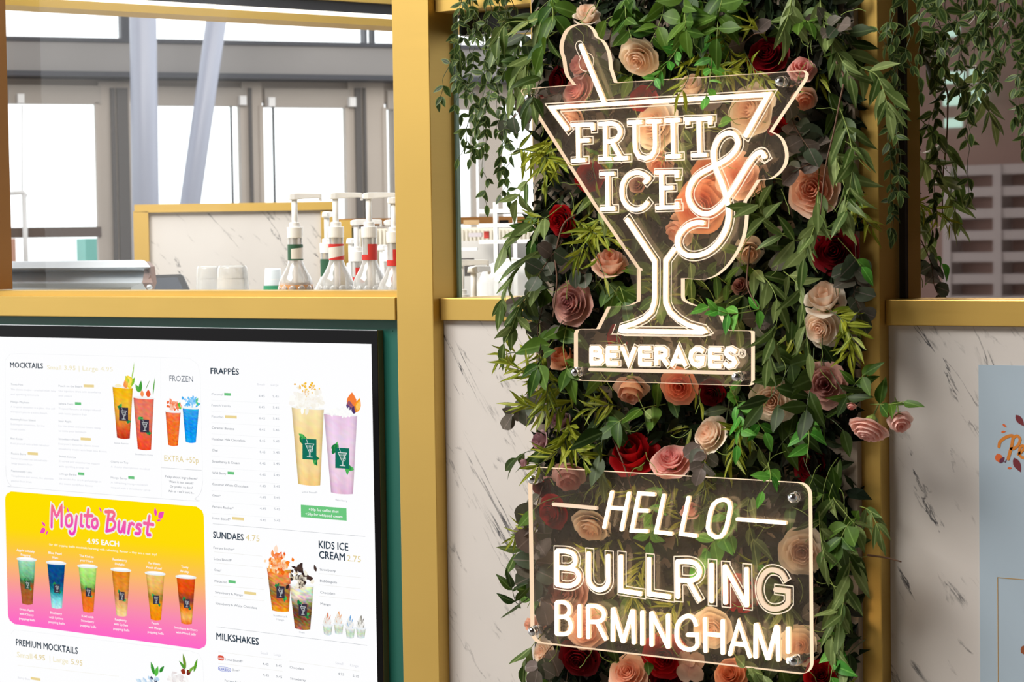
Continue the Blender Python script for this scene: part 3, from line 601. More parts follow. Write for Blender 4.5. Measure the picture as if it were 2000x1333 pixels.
# rules
LB = {}
def rule(pts, wd=.0007, col=LIN, Y=None, curved=False):
    Y = Y or Y1; P = [Vector(pq(x, y, Y)) for x, y in pts]
    if curved: P = smooth_pts(P)
    ribbon(LB.setdefault(col, MB()), P, wd, Y, caps=False)
rule([(415.7, 1023.7), (713.5, 1048.7)]); rule([(422.5, 1225), (717.3, 1261.5)])
rule([(315, 914), (394, 919.5)]); VL = (232, 234, 236)
rule([(314, 699), (315, 972)], .0006, VL)
rule([(11, 910), (13, 935), (22, 949), (40, 953), (360, 978), (380, 975), (392, 962), (396, 940)], .0006, (196, 198, 204), curved=True)
rule([(396, 940), (391, 730), (386, 712), (370, 700), (40, 691), (20, 692), (10, 704), (11, 910)], .0005, VL)
for i in range(11): y = 783+i*21.9+(i*i)*.02; rule([(413, y-1), (546, y+6+i*.3)], .0004, VL)
for i in range(5): y = 1078.5+i*21.8; rule([(418, y), (512+i, y+8.6)], .0005, (224, 222, 214))
for i in range(3): y = 1121+i*22; rule([(624, y), (705, y+8)], .0005, (224, 222, 214))
for i in range(2): y = 1274+i*22; rule([(426, y), (552, y+16)], .0005, (230, 228, 220))
for i in range(1): y = 1292+i*22; rule([(565, y), (702, y+20)], .0005, (230, 228, 220))
rule([(22, 1238), (28, 1231), (40, 1232), (370, 1272), (388, 1278), (396, 1292), (398, 1333)], .0005, VL)
rule([(34, 1300), (232, 1322)], .0005, (236, 232, 216))
# gradient promotion panel
def lerp(a, b, t): return tuple(a[i]+(b[i]-a[i])*t for i in range(len(a)))
def grad(stops, t):
    for (t0, c0), (t1, c1) in zip(stops, stops[1:]):
        if t <= t1: return lerp(c0, c1, max(0, (t-t0)/(t1-t0)))
    return stops[-1][1]
def lc(c): return S(*[max(0, min(255, q)) for q in c])
gp = MB(); xa_, xb_ = X_(13, 1100, Y1), X_(400, 1100, Y1); zt_, zb_ = Z_(200, 975, Y1), Z_(200, 1243, Y1)
ST = [(0, (255, 226, 0)), (.28, (255, 220, 10)), (.55, (252, 186, 110)), (.8, (250, 140, 178)), (1, (255, 104, 200))]
R2 = .022; NR = 44; vs = []; cs = []
for i in range(NR+1):
    t = i/NR; zz = zt_+(zb_-zt_)*t; d = min(zz-zb_, zt_-zz); ins = R2-math.sqrt(max(0, R2*R2-(R2-d)**2)) if d < R2 else 0
    for x in (xa_+ins, xb_-ins): vs.append((x, Y1, zz)); cs.append(lc(grad(ST, t)))
gp.add(vs, [(2*i, 2*i+1, 2*i+3, 2*i+2) for i in range(NR)], 0, cs)
gp.build('promotion_panel', emit_attr('screen_picture'), disp)
Yp = Y1-.0002; Yq = Y1-.0004; Yr = Y1-.0006
# brush lettering "Mojito Burst" : thick round strokes, traced from zoom (0,940) scale 3.393
K = lambda *p: [(x/3.393, 940+y/3.393) for x, y in p]
LET = [K((342, 305), (345, 180), (352, 178), (375, 235), (402, 178), (408, 180), (408, 300)), K((462, 225), (440, 240), (440, 290), (462, 300), (478, 275), (474, 235), (462, 225)),
       K((508, 235), (500, 300), (490, 345), (470, 350), (462, 335)), K((540, 225), (536, 290), (548, 300)), K((585, 190), (575, 290), (592, 305)), K((560, 230), (612, 232)),
       K((632, 250), (612, 265), (612, 300), (632, 312), (646, 290), (642, 260), (632, 250)),
       K((722, 200), (708, 320)), K((700, 205), (745, 205), (758, 225), (742, 250), (718, 258)), K((742, 255), (762, 280), (750, 320), (705, 332)),
       K((790, 270), (786, 325), (805, 335), (825, 275)), K((828, 275), (824, 340)), K((860, 285), (850, 345)), K((856, 300), (872, 282), (885, 288)),
       K((935, 295), (918, 288), (905, 305), (928, 325), (922, 348), (898, 348)), K((990, 235), (975, 345), (995, 358)), K((955, 280), (1015, 290))]
for k, (Yk, wk, ck) in enumerate(((Yp, .0150, (250, 250, 250)), (Yq, .0118, (70, 200, 110)), (Yq-.0001, .0112, (252, 236, 240)))):
    mb = TB.setdefault(('M', k), MB())
    for pts in LET: ribbon(mb, smooth_pts([Vector(pq(x, y, Yk)) for x, y in pts], 3), wk, Yk)
    mb.build('lettering_outline', ecol(ck), disp); del TB[('M', k)]
mb = MB(); zt2, zb2 = Z_(200, 990, Yr), Z_(200, 1050, Yr)
for pts in LET: ribbon(mb, smooth_pts([Vector(pq(x, y, Yr)) for x, y in pts], 3), .0078, Yr)
mb.c = [lc(grad([(0, (250, 120, 110)), (.5, (244, 96, 170)), (1, (238, 60, 190))], max(0, min(1, (zt2-v[2])/(zt2-zb2))))) for v in mb.v]
mb.build('lettering', emit_attr('screen_lettering'), disp)
sp = MB()
for (x, y, L_, w_, a) in ((288, 285, .016, .007, 2.5), (283, 330, .021, .013, -2.6), (310, 345, .014, .005, -2.2), (448, 190, .014, .005, 1.9), (425, 175, .008, .003, 1.6), (665, 190, .014, .005, 2.2), (1030, 205, .020, .009, 1.7), (1068, 225, .024, .015, .7), (1052, 262, .014, .005, .2)):
    leafpoly(sp, x/3.393, 940+y/3.393, L_, w_, a, Yr)
sp.build('splash_drops', ecol((240, 74, 186)), disp)
txt(WH, '4.95 EACH', 170, 1062, 62, 10.5, .05, Y=Yp)
txt((255, 250, 215), 'Our NEW popping balls mocktails bursting with refreshing flavour - they are a must try!', 96, 1067.5, 104, 4.2, .02, Y=Yp)
TB[(255, 250, 215)] = MB()
def slanted(key, s, px, py, px2, py2, h, **k):      # a long line broken into words that follow the perspective exactly
    ws = s.split(' '); tot = sum(len(q)+1 for q in ws)-1; n = 0
    for q in ws:
        t = n/tot; x = px+(px2-px)*t; txt(key, q, x, py+(py2-py)*t, (px2-px)*len(q)/tot*.98, h, **k); n += len(q)+1
slanted((255, 250, 215), 'Our NEW popping balls mocktails bursting with refreshing flavour - they are a must try!', 96, 1066, 306, 1086, 4.4, bold=.03, Y=Yp)
CAPT = [('Apple-solutely', 'Popping', 'Green Apple', 'with Cherry'), ('Blue Pearl', 'Wave', 'Blueberry', 'with Lychee'), ('The Kiwi to', 'your Heart', 'Kiwi with', 'Strawberry'), ('Razzleberry', 'Delight', 'Raspberry', 'with Lychee'), ('You Wanna', 'Peach of me?', 'Peach', 'with Mango'), ('Tooty', 'Fruity', 'Strawberry & Cherry', 'with Mixed Jelly')]
CX = [50, 107.5, 169, 234, 301, 361]; TY = [1079, 1084, 1090, 1097, 1104, 1111]
for i, (a, b_, c, d) in enumerate(CAPT):
    txt(WH, a, CX[i], TY[i]-.5, len(a)*2.35+2, 4.6, .03, Y=Yp, align='c'); txt(WH, b_, CX[i], TY[i]+8, len(b_)*2.35+2, 4.6, .03, Y=Yp, align='c')
    y = 1194+i*6.6
    if i == 5: y = 1231
    txt(WH, c, CX[i]+2, y, len(c)*2.3+2, 4.6, .02, Y=Yp, align='c'); txt(WH, d, CX[i]+2, y+9, len(d)*2.3+2, 4.6, .02, Y=Yp, align='c')
    if i < 5: txt(WH, 'popping balls', CX[i]+3, y+18.5, 31, 4.6, .02, Y=Yp, align='c')
# pictures of drinks: flat colour pictures made of small faces
def cup(name, cx, top, bot, wt, wb, stops, lid=None, label=None, label_y=(.42, .66), leaf=True, rim=(244, 246, 246), jit=16, nx=8, ny=26, lean=0, topdeco=None):
    mb = MB(); vs = []; cs = []; rr = random.Random(int(cx*7))
    for j in range(ny+1):
        t = j/ny; y = top+(bot-top)*t; w_ = wt+(wb-wt)*t
        for i in range(nx+1):
            s_ = i/nx; c = grad(stops, min(1, max(0, t+rr.uniform(-.03, .03)))); sh = 1-.20*abs(2*s_-1)**3+.05*math.sin(s_*9)
            c = tuple(q*sh+rr.uniform(-jit, jit) for q in c)
            bow = (1-(2*s_-1)**2)*2.0*(1 if j in (0, ny) else 1)
            p = at(cx+lean*t+(s_-.5)*w_, y+bow+(s_-.5)*w_*.07, Yp); vs.append(tuple(p)); cs.append(lc(c))
    mb.add(vs, [(j*(nx+1)+i, j*(nx+1)+i+1, (j+1)*(nx+1)+i+1, (j+1)*(nx+1)+i) for j in range(ny) for i in range(nx)], 0, cs)
    def ell(x, y, w_, h, c, Y):
        P = [at(x+w_/2*math.cos(2*PI*k/18), y+h/2*math.sin(2*PI*k/18)+w_*.035*math.cos(2*PI*k/18), Y) for k in range(18)]
        mb.add([tuple(p) for p in P], [tuple(range(18))], 0, [lc(c)]*18)
    ell(cx, top+.5, wt+4, 5, rim, Yq)
    if lid: ell(cx, top-1, wt+5, 8, lid, Yq-.00005); ell(cx, top-2.5, wt*.85, 5, (255, 255, 255), Yq-.0001)
    if label:
        y0 = top+(bot-top)*label_y[0]; y1 = top+(bot-top)*label_y[1]; hw = (y1-y0)*.34; X0 = cx+lean*.5+wt*.03
        if leaf:
            for k in range(9):
                a = rr.uniform(0, 6.28); sx, sy = (-1, -1) if k < 5 else (1, 1)
                g = rr.choice(((40, 150, 80), (28, 120, 66), (80, 180, 90)))
                leafpoly(mb, X0+sx*hw*.9+rr.uniform(-2, 2)*hw*.15, (y0 if sy < 0 else y1)+rr.uniform(-3, 3)*hw*.12, hw*.0016, hw*.0008, a, Yq, 0, lc(g))
        q = [at(X0-hw, y0, Yr), at(X0+hw, y0+hw*.12, Yr), at(X0+hw, y1+hw*.12, Yr), at(X0-hw, y1, Yr)]
        mb.add([tuple(p) for p in q], [(0, 1, 2, 3)], 0, [lc(label)]*4)
        Yl = Yr-.0001; wc = lc((226, 232, 230))
        def ln(pts, wd): ribbon(mb, [Vector(pq(X0+a*hw, y0+b_*(y1-y0)+a*hw*.06, Yl)) for a, b_ in pts], wd*hw*.001, Yl, 0, wc, caps=False)
        ln([(-.62, .26), (.66, .26)], .10); ln([(-.60, .27), (-.02, .66), (-.02, .88)], .09); ln([(.62, .27), (.10, .66), (.10, .88)], .09); ln([(-.36, .89), (.44, .89)], .10)
        ln([(-.42, .06), (-.22, .26)], .09)
        for kx in range(5): ln([(-.36+kx*.17, .33), (-.36+kx*.17, .44)], .08)
        for kx in range(3): ln([(-.2+kx*.17, .5), (-.2+kx*.17, .6)], .08)
        ln([(.44, .34), (.28, .42), (.5, .55), (.3, .66), (.15, .6), (.5, .46)], .07)
    if topdeco:
        for (dx, dy, L_, w_, a, c) in topdeco: leafpoly(mb, cx+dx, top+dy, L_*1.35, w_*1.4, a, Yr-.0002, 0, lc(c))
    return mb.build(name, PIC, disp)
PIC = emit_attr('screen_drink_picture')
LBK = (58, 52, 68); LGN = (22, 112, 92)
def blob(n, cx, cy, sx, sy, L_, cols, seed): 
    rr = random.Random(seed); return [(cx+rr.gauss(0, sx), cy+rr.gauss(0, sy), L_*rr.uniform(.6, 1.3), L_*rr.uniform(.4, .8), rr.uniform(0, 3.1), rr.choice(cols)) for _ in range(n)]
MD = [([(0, (170, 226, 190)), (.35, (110, 190, 140)), (.48, (60, 120, 70)), (.55, (160, 90, 40)), (1, (176, 96, 50))]),
      ([(0, (10, 84, 150)), (.4, (16, 70, 130)), (.6, (20, 130, 140)), (.8, (130, 220, 225)), (1, (190, 245, 245))]),
      ([(0, (196, 240, 130)), (.35, (150, 220, 110)), (.5, (120, 120, 50)), (.6, (238, 120, 30)), (1, (250, 120, 40))]),
      ([(0, (238, 140, 30)), (.4, (230, 140, 50)), (.6, (220, 150, 90)), (.85, (250, 205, 130)), (1, (252, 220, 160))]),
      ([(0, (250, 200, 110)), (.35, (240, 180, 90)), (.5, (160, 130, 50)), (.65, (246, 160, 20)), (1, (252, 140, 10))]),
      ([(0, (236, 90, 20)), (.3, (226, 80, 20)), (.5, (120, 60, 50)), (.65, (250, 120, 20)), (.85, (255, 200, 110)), (1, (250, 110, 20))])]
for i, st in enumerate(MD):
    t = 1094+i*6.9; cup('cup_picture', CX[i]+2, t, t+86+i*.8, 34.5+i*.4, 20.5, st, (236, 240, 240), LBK if i else (52, 84, 62), (.47, .66), lean=1.5)
cup('cup_picture', 239.5, 756, 856, 40, 25, [(0, (255, 190, 20)), (.3, (250, 190, 50)), (.6, (235, 160, 60)), (.8, (230, 100, 50)), (1, (190, 50, 20))], None, LBK, (.40, .66), lean=1.5,
    topdeco=[(13, -10, .022, .022, .4, (252, 216, 50)), (13, -10, .016, .016, .4, (255, 236, 110)), (6, -5, .014, .012, 1.9, (246, 150, 80)), (20, -10, .018, .007, 1.0, (120, 190, 40)), (9, -14, .016, .006, 2.2, (140, 200, 50)), (-8, -2, .018, .006, 0, (250, 240, 200)), (21, -34, .024, .0022, 1.38, (160, 206, 80)), (19, -24, .016, .0022, 1.38, (160, 206, 80))])
cup('cup_picture', 280.5, 777, 878, 40, 26, [(0, (240, 120, 100)), (.3, (238, 130, 100)), (.6, (235, 110, 90)), (.85, (250, 90, 50)), (1, (240, 70, 40))], None, LBK, (.42, .67), lean=1.5,
    topdeco=[(9, -8, .013, .011, 1.5, (230, 90, 50)), (-3, -8, .012, .008, 1.6, (250, 150, 90)), (-6, -22, .020, .008, 1.4, (70, 160, 60)), (-12, -18, .016, .008, 2.2, (90, 170, 70)), (20, -22, .030, .0026, 1.40, (90, 170, 60)), (8, -25, .02, .0014, 1.0, (110, 160, 60))])
cup('cup_picture', 338, 804, 870, 30, 19, [(0, (250, 130, 80)), (.3, (250, 110, 50)), (1, (252, 120, 40))], None, None, jit=24, topdeco=blob(34, 1, -12, 6, 4.5, .007, ((250, 150, 110), (252, 190, 160), (240, 110, 60)), 3)+[(12, -14, .009, .005, .9, (60, 190, 60)), (13, -8, .009, .005, 2.4, (90, 210, 60))])
cup('cup_picture', 372.5, 797, 864, 32, 20, [(0, (60, 175, 240)), (.5, (20, 150, 240)), (1, (20, 165, 250))], None, None, jit=24, topdeco=blob(38, 1, -13, 6, 5, .007, ((120, 200, 250), (170, 220, 255), (70, 175, 240)), 4)+[(12, -15, .009, .005, .9, (60, 190, 60)), (13, -8, .009, .005, 2.4, (90, 210, 60))])
cup('cup_picture', 601, 797, 947, 63, 43, [(0, (255, 236, 184)), (.3, (254, 224, 158)), (.8, (252, 222, 156)), (1, (252, 210, 130))], None, LGN, (.40, .67), lean=3, jit=6,
    topdeco=blob(110, 0, -14, 14, 8, .013, ((255, 255, 250), (250, 246, 240), (246, 240, 226)), 5)+blob(30, 2, -38, 12, 6, .005, ((246, 190, 40), (238, 170, 30), (250, 214, 90)), 6)+blob(10, 4, -22, 9, 5, .004, ((246, 200, 60), (238, 170, 30)), 8))
cup('cup_picture', 665, 810, 964, 65, 43, [(0, (240, 206, 234)), (.3, (244, 218, 238)), (.8, (242, 210, 230)), (1, (234, 190, 220))], None, LGN, (.42, .68), lean=3, jit=6,
    topdeco=[(22, -28, .024, .019, 1.5, (246, 130, 60)), (34, -18, .024, .012, 1.2, (252, 160, 30)), (35, -18, .018, .008, 1.2, (255, 210, 110)), (18, -17, .014, .014, 0, (96, 70, 120)), (27, -9, .012, .012, 0, (80, 54, 104))]+blob(30, -4, -5, 14, 3, .010, ((255, 255, 252), (250, 250, 250)), 9))
cup('cup_picture', 545, 1110, 1194, 48, 33, [(0, (250, 140, 40)), (.3, (240, 150, 90)), (.5, (150, 110, 60)), (.7, (200, 110, 40)), (1, (252, 170, 50))], None, LBK, (.42, .70), lean=3, jit=34,
    topdeco=blob(60, 2, -8, 10, 7, .010, ((250, 130, 30), (255, 190, 120), (236, 90, 20), (254, 220, 180)), 11)+blob(16, 0, -24, 5, 5, .010, ((250, 150, 80), (240, 100, 30), (255, 214, 190)), 12)+[(-6, -37, .014, .009, 1.4, (255, 224, 200))])
cup('cup_picture', 589, 1144, 1229, 47, 30, [(0, (240, 232, 216)), (.25, (230, 220, 200)), (.45, (120, 110, 80)), (.7, (120, 80, 50)), (1, (170, 110, 70))], None, LBK, (.42, .70), lean=2, jit=42,
    topdeco=blob(52, 0, -10, 10, 8, .010, ((246, 238, 220), (240, 226, 200), (70, 50, 44), (50, 36, 34)), 13)+blob(18, -6, -34, 5, 5, .009, ((60, 42, 40), (84, 62, 54)), 14))
for k, (x, y, c) in enumerate(((640, 1216, (220, 110, 60)), (661.5, 1214, (236, 150, 60)), (684, 1222, (90, 160, 220)), (705, 1222, (90, 80, 60)))):
    cup('cup_picture', x, y+5, y+24, 19, 14, [(0, (240, 246, 246)), (.5, (206, 224, 190)), (1, (226, 234, 236))], None, None, jit=18, rim=(238, 242, 246), nx=6, ny=8,
        topdeco=[(-4, -6, .012, .010, 1.5, (236, 236, 230)), (2, -8, .014, .011, 1.5, (242, 240, 236)), (-2, -14, .014, .007, 1.4, (240, 238, 230)), (0, -19, .010, .003, 1.4, c)]+[(-5+3*q, -8-q*2, .010, .0016, 1.9-q*.25, c) for q in range(4)]+[(5, -3, .006, .0016, 1.3, c)])
def pic(name, deco, cx, cy):
    mb = MB()
    for (dx, dy, L_, w_, a, c) in deco: leafpoly(mb, cx+dx, cy+dy, L_, w_, a, Yr, 0, lc(c))
    mb.build(name, PIC, disp)
pic('berry_picture', blob(26, -10, 10, 10, 6, .014, ((214, 232, 246), (190, 216, 240), (236, 244, 250)), 15)+[(-4, 0, .010, .010, 0, (40, 50, 90)), (4, 5, .010, .010, 0, (30, 36, 76)), (-3, 10, .010, .010, 0, (36, 44, 84)), (-2, -20, .030, .011, 1.9, (60, 150, 50)), (6, -14, .026, .012, 1.2, (90, 190, 70)), (16, -18, .022, .009, .8, (50, 140, 50))], 300, 1326)
pic('berry_picture', blob(26, -8, 10, 12, 5, .014, ((240, 236, 236), (250, 246, 244), (230, 220, 220)), 16)+[(2, -4, .014, .015, 1.2, (150, 50, 30)), (12, -2, .013, .014, 2.2, (120, 36, 30)), (4, -24, .034, .009, 1.8, (110, 150, 40)), (0, -16, .026, .008, 2.4, (80, 150, 50)), (26, -16, .034, .008, 1.2, (90, 160, 40)), (18, -8, .026, .007, .7, (120, 170, 60))], 356, 1316)
for c, mb in TB.items():
    if mb.v: mb.build('menu_lettering', ecol(c), disp, kind='stuff')
for c, mb in FB.items(): mb.build('menu_tag', ecol(c), disp, kind='stuff')
for c, mb in LB.items(): mb.build('menu_rule', ecol(c), disp, kind='stuff')
# ================================================================ the mall around the kiosk
struct('floor', MB().box(-26, 8, -14, 26, -.1, 0), pbr('floor_tiles', S(150, 144, 138), .35, noise=((2, 2, 2), .1)))
struct('ceiling', MB().box(-9, 8, -14, 7, 5.2, 5.4), pbr('ceiling_paint', S(120, 112, 106), .8))
struct('wall_side', MB().box(7.8, 8, -14, 12, 0, 5.2), pbr('side_wall_paint', S(96, 84, 74), .8))
wb = struct('wall_opposite', MB().box(-9, 8, -14.2, -12.3, 0, 5.2), pbr('opposite_wall', S(176, 148, 138), .8))
# shelving wall across the mall, mirrored in the dark window
sh = MB()
for i in range(12): sh.box(-4.66, -1.2, -12.3, -12.1, .18+i*.168, .18+i*.168+.075)
for i in range(9): sh.box(-4.66+i*.42, -4.66+i*.42+.07, -12.3, -12.09, .18, 2.1)
sh.build('lattice', pbr('lattice_paint', S(226, 220, 218), .6), wb)
mp_ = MB()
for x, w_, z0_, z1_ in ((-4.62, .17, 2.74, 2.83), (-4.63, .18, 2.57, 2.68), (-4.41, .10, 2.74, 2.84), (-4.40, .12, 2.58, 2.68), (-4.60, .10, 3.10, 3.18), (-4.62, .14, 2.40, 2.47)): mp_.box(x, x+w_, -12.08, -12.05, z0_, z1_)
mp_.build('lit_panel', emit('lit_mint_panel', (.62, 1, .88, 1), 1.1), wb)
# ---- steel and glass facade seen through the openings
fd = Vector((math.sin(math.radians(33.7)), math.cos(math.radians(33.7)), 0)); fn = Vector((-fd.y, fd.x, 0))
if fn.dot(f_) < 0: fn = -fn
FP = CAM+f_*16.0; FP.z = 0
def fc(px, py, depth=0.0):
    p = at_plane(px, py, FP-fn*depth, fn); return (p-FP).dot(fd), p.z
def fbox(mb, pxa, pya, pxb, pyb, depth=.0, thick=.1, mi=0):
    """box on the facade between two photo corners (top left, bottom right); depth = how far it stands towards the kiosk"""
    ym = (pya+pyb)/2; xm = (pxa+pxb)/2
    s0 = fc(pxa, ym, depth)[0]; s1 = fc(pxb, ym, depth)[0]; z1 = fc(xm, pya, depth)[1]; z0 = fc(xm, pyb, depth)[1]
    P = FP+fd*s0-fn*depth; P.z = z0
    mb.obox(P, fd*(s1-s0), fn*thick, Vector((0, 0, z1-z0)), mi); return mb
wk = struct('wall_back', fbox(MB(), -700, 152, 1300, 196, .02, .2), MT['frame_grey'])
beam = MB(); fbox(beam, -700, 84, 1300, 142, .25, .5); beam.build('steel_beam', MT['beam_grey'], wk)
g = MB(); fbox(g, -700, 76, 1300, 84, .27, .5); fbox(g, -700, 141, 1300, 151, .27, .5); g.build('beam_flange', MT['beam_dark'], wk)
g = MB()
for a, b_ in ((236, 258), (712, 716), (728, 731)): fbox(g, a, -60, b_, 90, .02, .12)
g.build('mullion', MT['beam_dark'], wk)
for k, (a, b_, mt) in enumerate(((200, 262, 'frame_grey'), (-60, 14, 'frame_grey'), (479, 518, 'frame_grey'), (686, 756, 'frame_grey'), (775, 800, 'frame_grey'), (950, 985, 'frame_grey'), (-400, -340, 'frame_grey'))):
    fbox(MB(), a, 160, b_, 900, .05, .15).build('post', MT[mt], wk)
for a, b_ in ((224, 232), (236, 258), (493, 499), (700, 712), (716, 721)): fbox(MB(), a, 172, b_, 900, .075, .1).build('post_dark_line', pbr('dark_line_grey', S(92, 88, 86), .5), wk)  # darker grey strips standing on the posts
def door(n, xa, xb, ytop, ybar=None, thin=None, closer=()):
    d = struct('door_%d' % n, fbox(MB(), xa, ytop-36, xb, ytop, .06, .06), pbr('door_rail', S(172, 164, 156), .5))
    for a, b_ in ((xa-4, xa+4), (xb-4, xb+4)): fbox(MB(), a, ytop-4, b_, 900, .06, .06).build('stile', MT['frame_grey'], d)
    fbox(MB(), xa, ytop, xb, 900, .02, .01).build('pane', MT['glass'], d)
    if ybar: fbox(MB(), xa, ybar, xb, ybar+20, .08, .06).build('push_bar', pbr('bronze_bar', S(96, 82, 74), .5), d)
    for t in thin or (): fbox(MB(), t-1.5, ytop, t+1.5, 900, .05, .03).build('edge_strip', MT['beam_dark'], d)
    for c in closer: fbox(MB(), c-5, ytop-20, c+8, ytop-2, .12, .1).build('closer', MT['white_plastic'], d)
door(1, 16, 198, 203, ybar=444, closer=(40,))
door(2, 304, 480, 207, thin=(459,), closer=(474,))
door(3, 517, 685, 210, thin=(541,), closer=(530, 688))
door(4, 757, 930, 214)
# tall pull handle of the left door
P0 = FP-fn*.2
def fpt(px, py, depth): p = at_plane(px, py, FP-fn*depth, fn); return p
hd = MB(); hd.tube([fpt(47, 380, .2), fpt(52, 560, .2)], .017, 8); hd.tube([fpt(18, 378, .2), fpt(46, 376, .2), fpt(52, 384, .2)], .014, 8); hd.tube([fpt(43, 205, .16), fpt(43, 376, .16)], .006, 6)
hd.build('pull_handle', MT['white_plastic'], bpy.data.objects['door_1'], smooth=True)
# leaning and upright round columns in front of the facade
def col_(name, a, b_, r, depth, label):
    A_, B_ = fpt(a[0], a[1], depth), fpt(b_[0], b_[1], depth); d = (B_-A_).normalized(); B_ = B_+d*(max(0, B_.z)/abs(d.z)); A_ = A_-d*1.5
    o = MB().tube([A_, (A_+B_)/2, B_], r, 24).build(name, MT['column'], smooth=True, loc=tuple(B_)); return tag(o, label, 'column')
col_('round_column', (279, 20), (284, 400), .085, 1.4, 'upright pale grey round column left of the leaning one beyond the kiosk')
col_('leaning_column', (424, 30), (371, 400), .066, 1.2, 'leaning pale grey round column beyond the kiosk counter')
# outside: parked car, low building, teal hoarding seen low through the doors
oc = fpt(655, 470, -7); oc.z = 0
car = thing('parked_car', tuple(oc), 'pale lilac parked car seen through the glass door behind the pump bottles', 'car')
def cp(s, h, dd): return Vector(oc)+fd*s+fn*dd+Vector((0, 0, h))
side = [(-1.25, .5), (-1.15, 1.05), (-.75, 1.38), (-.3, 1.72), (.2, 1.84), (1.0, 1.86), (1.5, 1.7), (1.9, 1.3), (2.4, 1.15), (2.5, .5)]
def cprism(pts, d0, d1, mt, name):
    n = len(pts); mb = MB(); mb.add([cp(a, b_, d0) for a, b_ in pts]+[cp(a, b_, d1) for a, b_ in pts], [list(range(n)), list(range(2*n-1, n-1, -1))]+[(i, i+n, (i+1) % n+n, (i+1) % n) for i in range(n)])
    return mb.build(name, mt, car, bevel=.04)
cprism(side, 0, 1.7, pbr('lilac_car_paint', S(196, 180, 198), .3), 'body')
cprism([(-.6, 1.38), (-.25, 1.62), (.2, 1.74), (.2, 1.38)], -.01, .05, pbr('car_window', S(150, 150, 170), .1), 'side_window')
cprism([(-1.19, .98), (-1.12, 1.12), (-.98, 1.14), (-1.0, .98)], -.02, .1, emit('tail_lamp', (1, .18, .12, 1), 1.2), 'tail_lamp')
for s_ in (-.6, 1.6):
    q = cp(s_, .33, -.02); MB().lathe(tuple(q), [(0, 0), (.33, 0), (.33, .2), (0, .2)], 20, axis=tuple(fn)).build('wheel', MT['black'], car)
def outbox(name, pxa, pya, pxb, pyb, depth, mt, label, cat):
    mb = fbox(MB(), pxa, pya, pxb, 900, -depth, .5); p = fpt((pxa+pxb)/2, 500, -depth); p.z = 0
    return tag(mb.build(name, mt, loc=tuple(p)), label, cat)
outbox('hoarding', 172, 466, 206, 560, 4, pbr('teal_hoarding', S(120, 190, 180), .7), 'pale teal hoarding outside, low through the left glass door', 'hoarding')
outbox('hoarding', 24, 466, 36, 560, 4.5, pbr('orange_hoarding', S(200, 150, 130), .7), 'thin faded orange board outside behind the left door handle', 'hoarding')
# ---- kiosk interior
ivz = zl2-.10
struct('wall_counter', MB().box(xl0-1, x_p2l, .14, 1.25, ivz-.06, ivz), pbr('counter_top', S(205, 200, 192), .3))
# ceiling beam with light strip
bd = Vector((math.sin(math.radians(18.1)), math.cos(math.radians(18.1)), 0)); bn = Vector((-bd.y, bd.x, 0))
BP = at(0, 0, .35); bn = bn if bn.dot(f_) > 0 else -bn
def bpt(px, py): p = at_plane(px, py, BP, bn); return (p-BP).dot(bd), p.z
s0 = bpt(-120, 0)[0]; s1 = bpt(1040, 60)[0]; zg0 = bpt(770, 52)[1]; zg1 = bpt(770, 37.5)[1]; zL = bpt(770, 29.5)[1]; zD = bpt(770, 8)[1]
def bbox(za, zb_, off, th, mt, name, par): 
    P = BP+bd*s0+bn*off; P.z = za; return MB().obox(P, bd*(s1-s0), bn*th, Vector((0, 0, zb_-za))).build(name, mt, par)
bm0 = thing('ceiling_beam', (BP.x, BP.y, zg0), 'brass kiosk ceiling beam with a glowing light strip, running away to the right', 'beam')
bbox(zg0, zg1, 0, .12, MT['brass'], 'brass_profile', bm0); bbox(zg1, zL, .003, .02, emit('light_strip', (1, .93, .82, 1), 2.5), 'light_strip', bm0); bbox(zL, zD, .01, .1, MT['black'], 'dark_profile', bm0); bbox(zD, zD+.02, 0, .12, MT['brass'], 'brass_profile', bm0)
# back counter: brass framed marble
cn = Vector((f_.x, f_.y, 0)).normalized(); cr = Vector((cn.y, -cn.x, 0)); ang = math.radians(-0.5); cr = Vector((cr.x*math.cos(ang)-cr.y*math.sin(ang), cr.x*math.sin(ang)+cr.y*math.cos(ang), 0))
cn = Vector((-cr.y, cr.x, 0))
def planebox(mb, dist, pxa, pya, pxb, pyb, th, dd=0.0):
    Pc = CAM+f_*(dist+dd); xm, ym = (pxa+pxb)/2, min((pya+pyb)/2, pya+90)
    a = at_plane(pxa, ym, Pc, cn); b_ = at_plane(pxb, ym, Pc, cn); t = at_plane(xm, pya, Pc, cn).z; bt = at_plane(xm, pyb, Pc, cn).z
    P = Vector((a.x, a.y, bt)); mb.obox(P, cr*(b_-a).dot(cr), cn*th, Vector((0, 0, t-bt))); return mb
def ptc(px, py, dist): return at_plane(px, py, CAM+f_*dist, cn)
q = ptc(460, 500, 7.2); q.z = 0
bc = thing('back_counter', tuple(q), 'brass framed white marble upstand at the back of the kiosk', 'counter')
planebox(MB(), 7.2, 262, 397, 652, 413, .12).build('brass_rail', MT['brass'], bc); planebox(MB(), 7.2, 262, 413, 291, 1385, .12).build('brass_post', MT['brass'], bc)
planebox(MB(), 7.2, 291, 413, 652, 1385, .08, .02).build('marble_slab', MT['marble'], bc); planebox(MB(), 7.2, 628, 413, 652, 1385, .12).build('brass_post', MT['brass'], bc)
q = ptc(720, 500, 7.6); q.z = 0
bc2 = thing('side_counter', tuple(q), 'white ribbed counter unit with brass corner post behind the pump bottles', 'counter')
planebox(MB(), 7.6, 655, 425, 1050, 438, .3).build('brass_rail', MT['brass_dark'], bc2); planebox(MB(), 7.6, 664, 430, 688, 1340, .3, -.02).build('brass_post', MT['brass'], bc2)
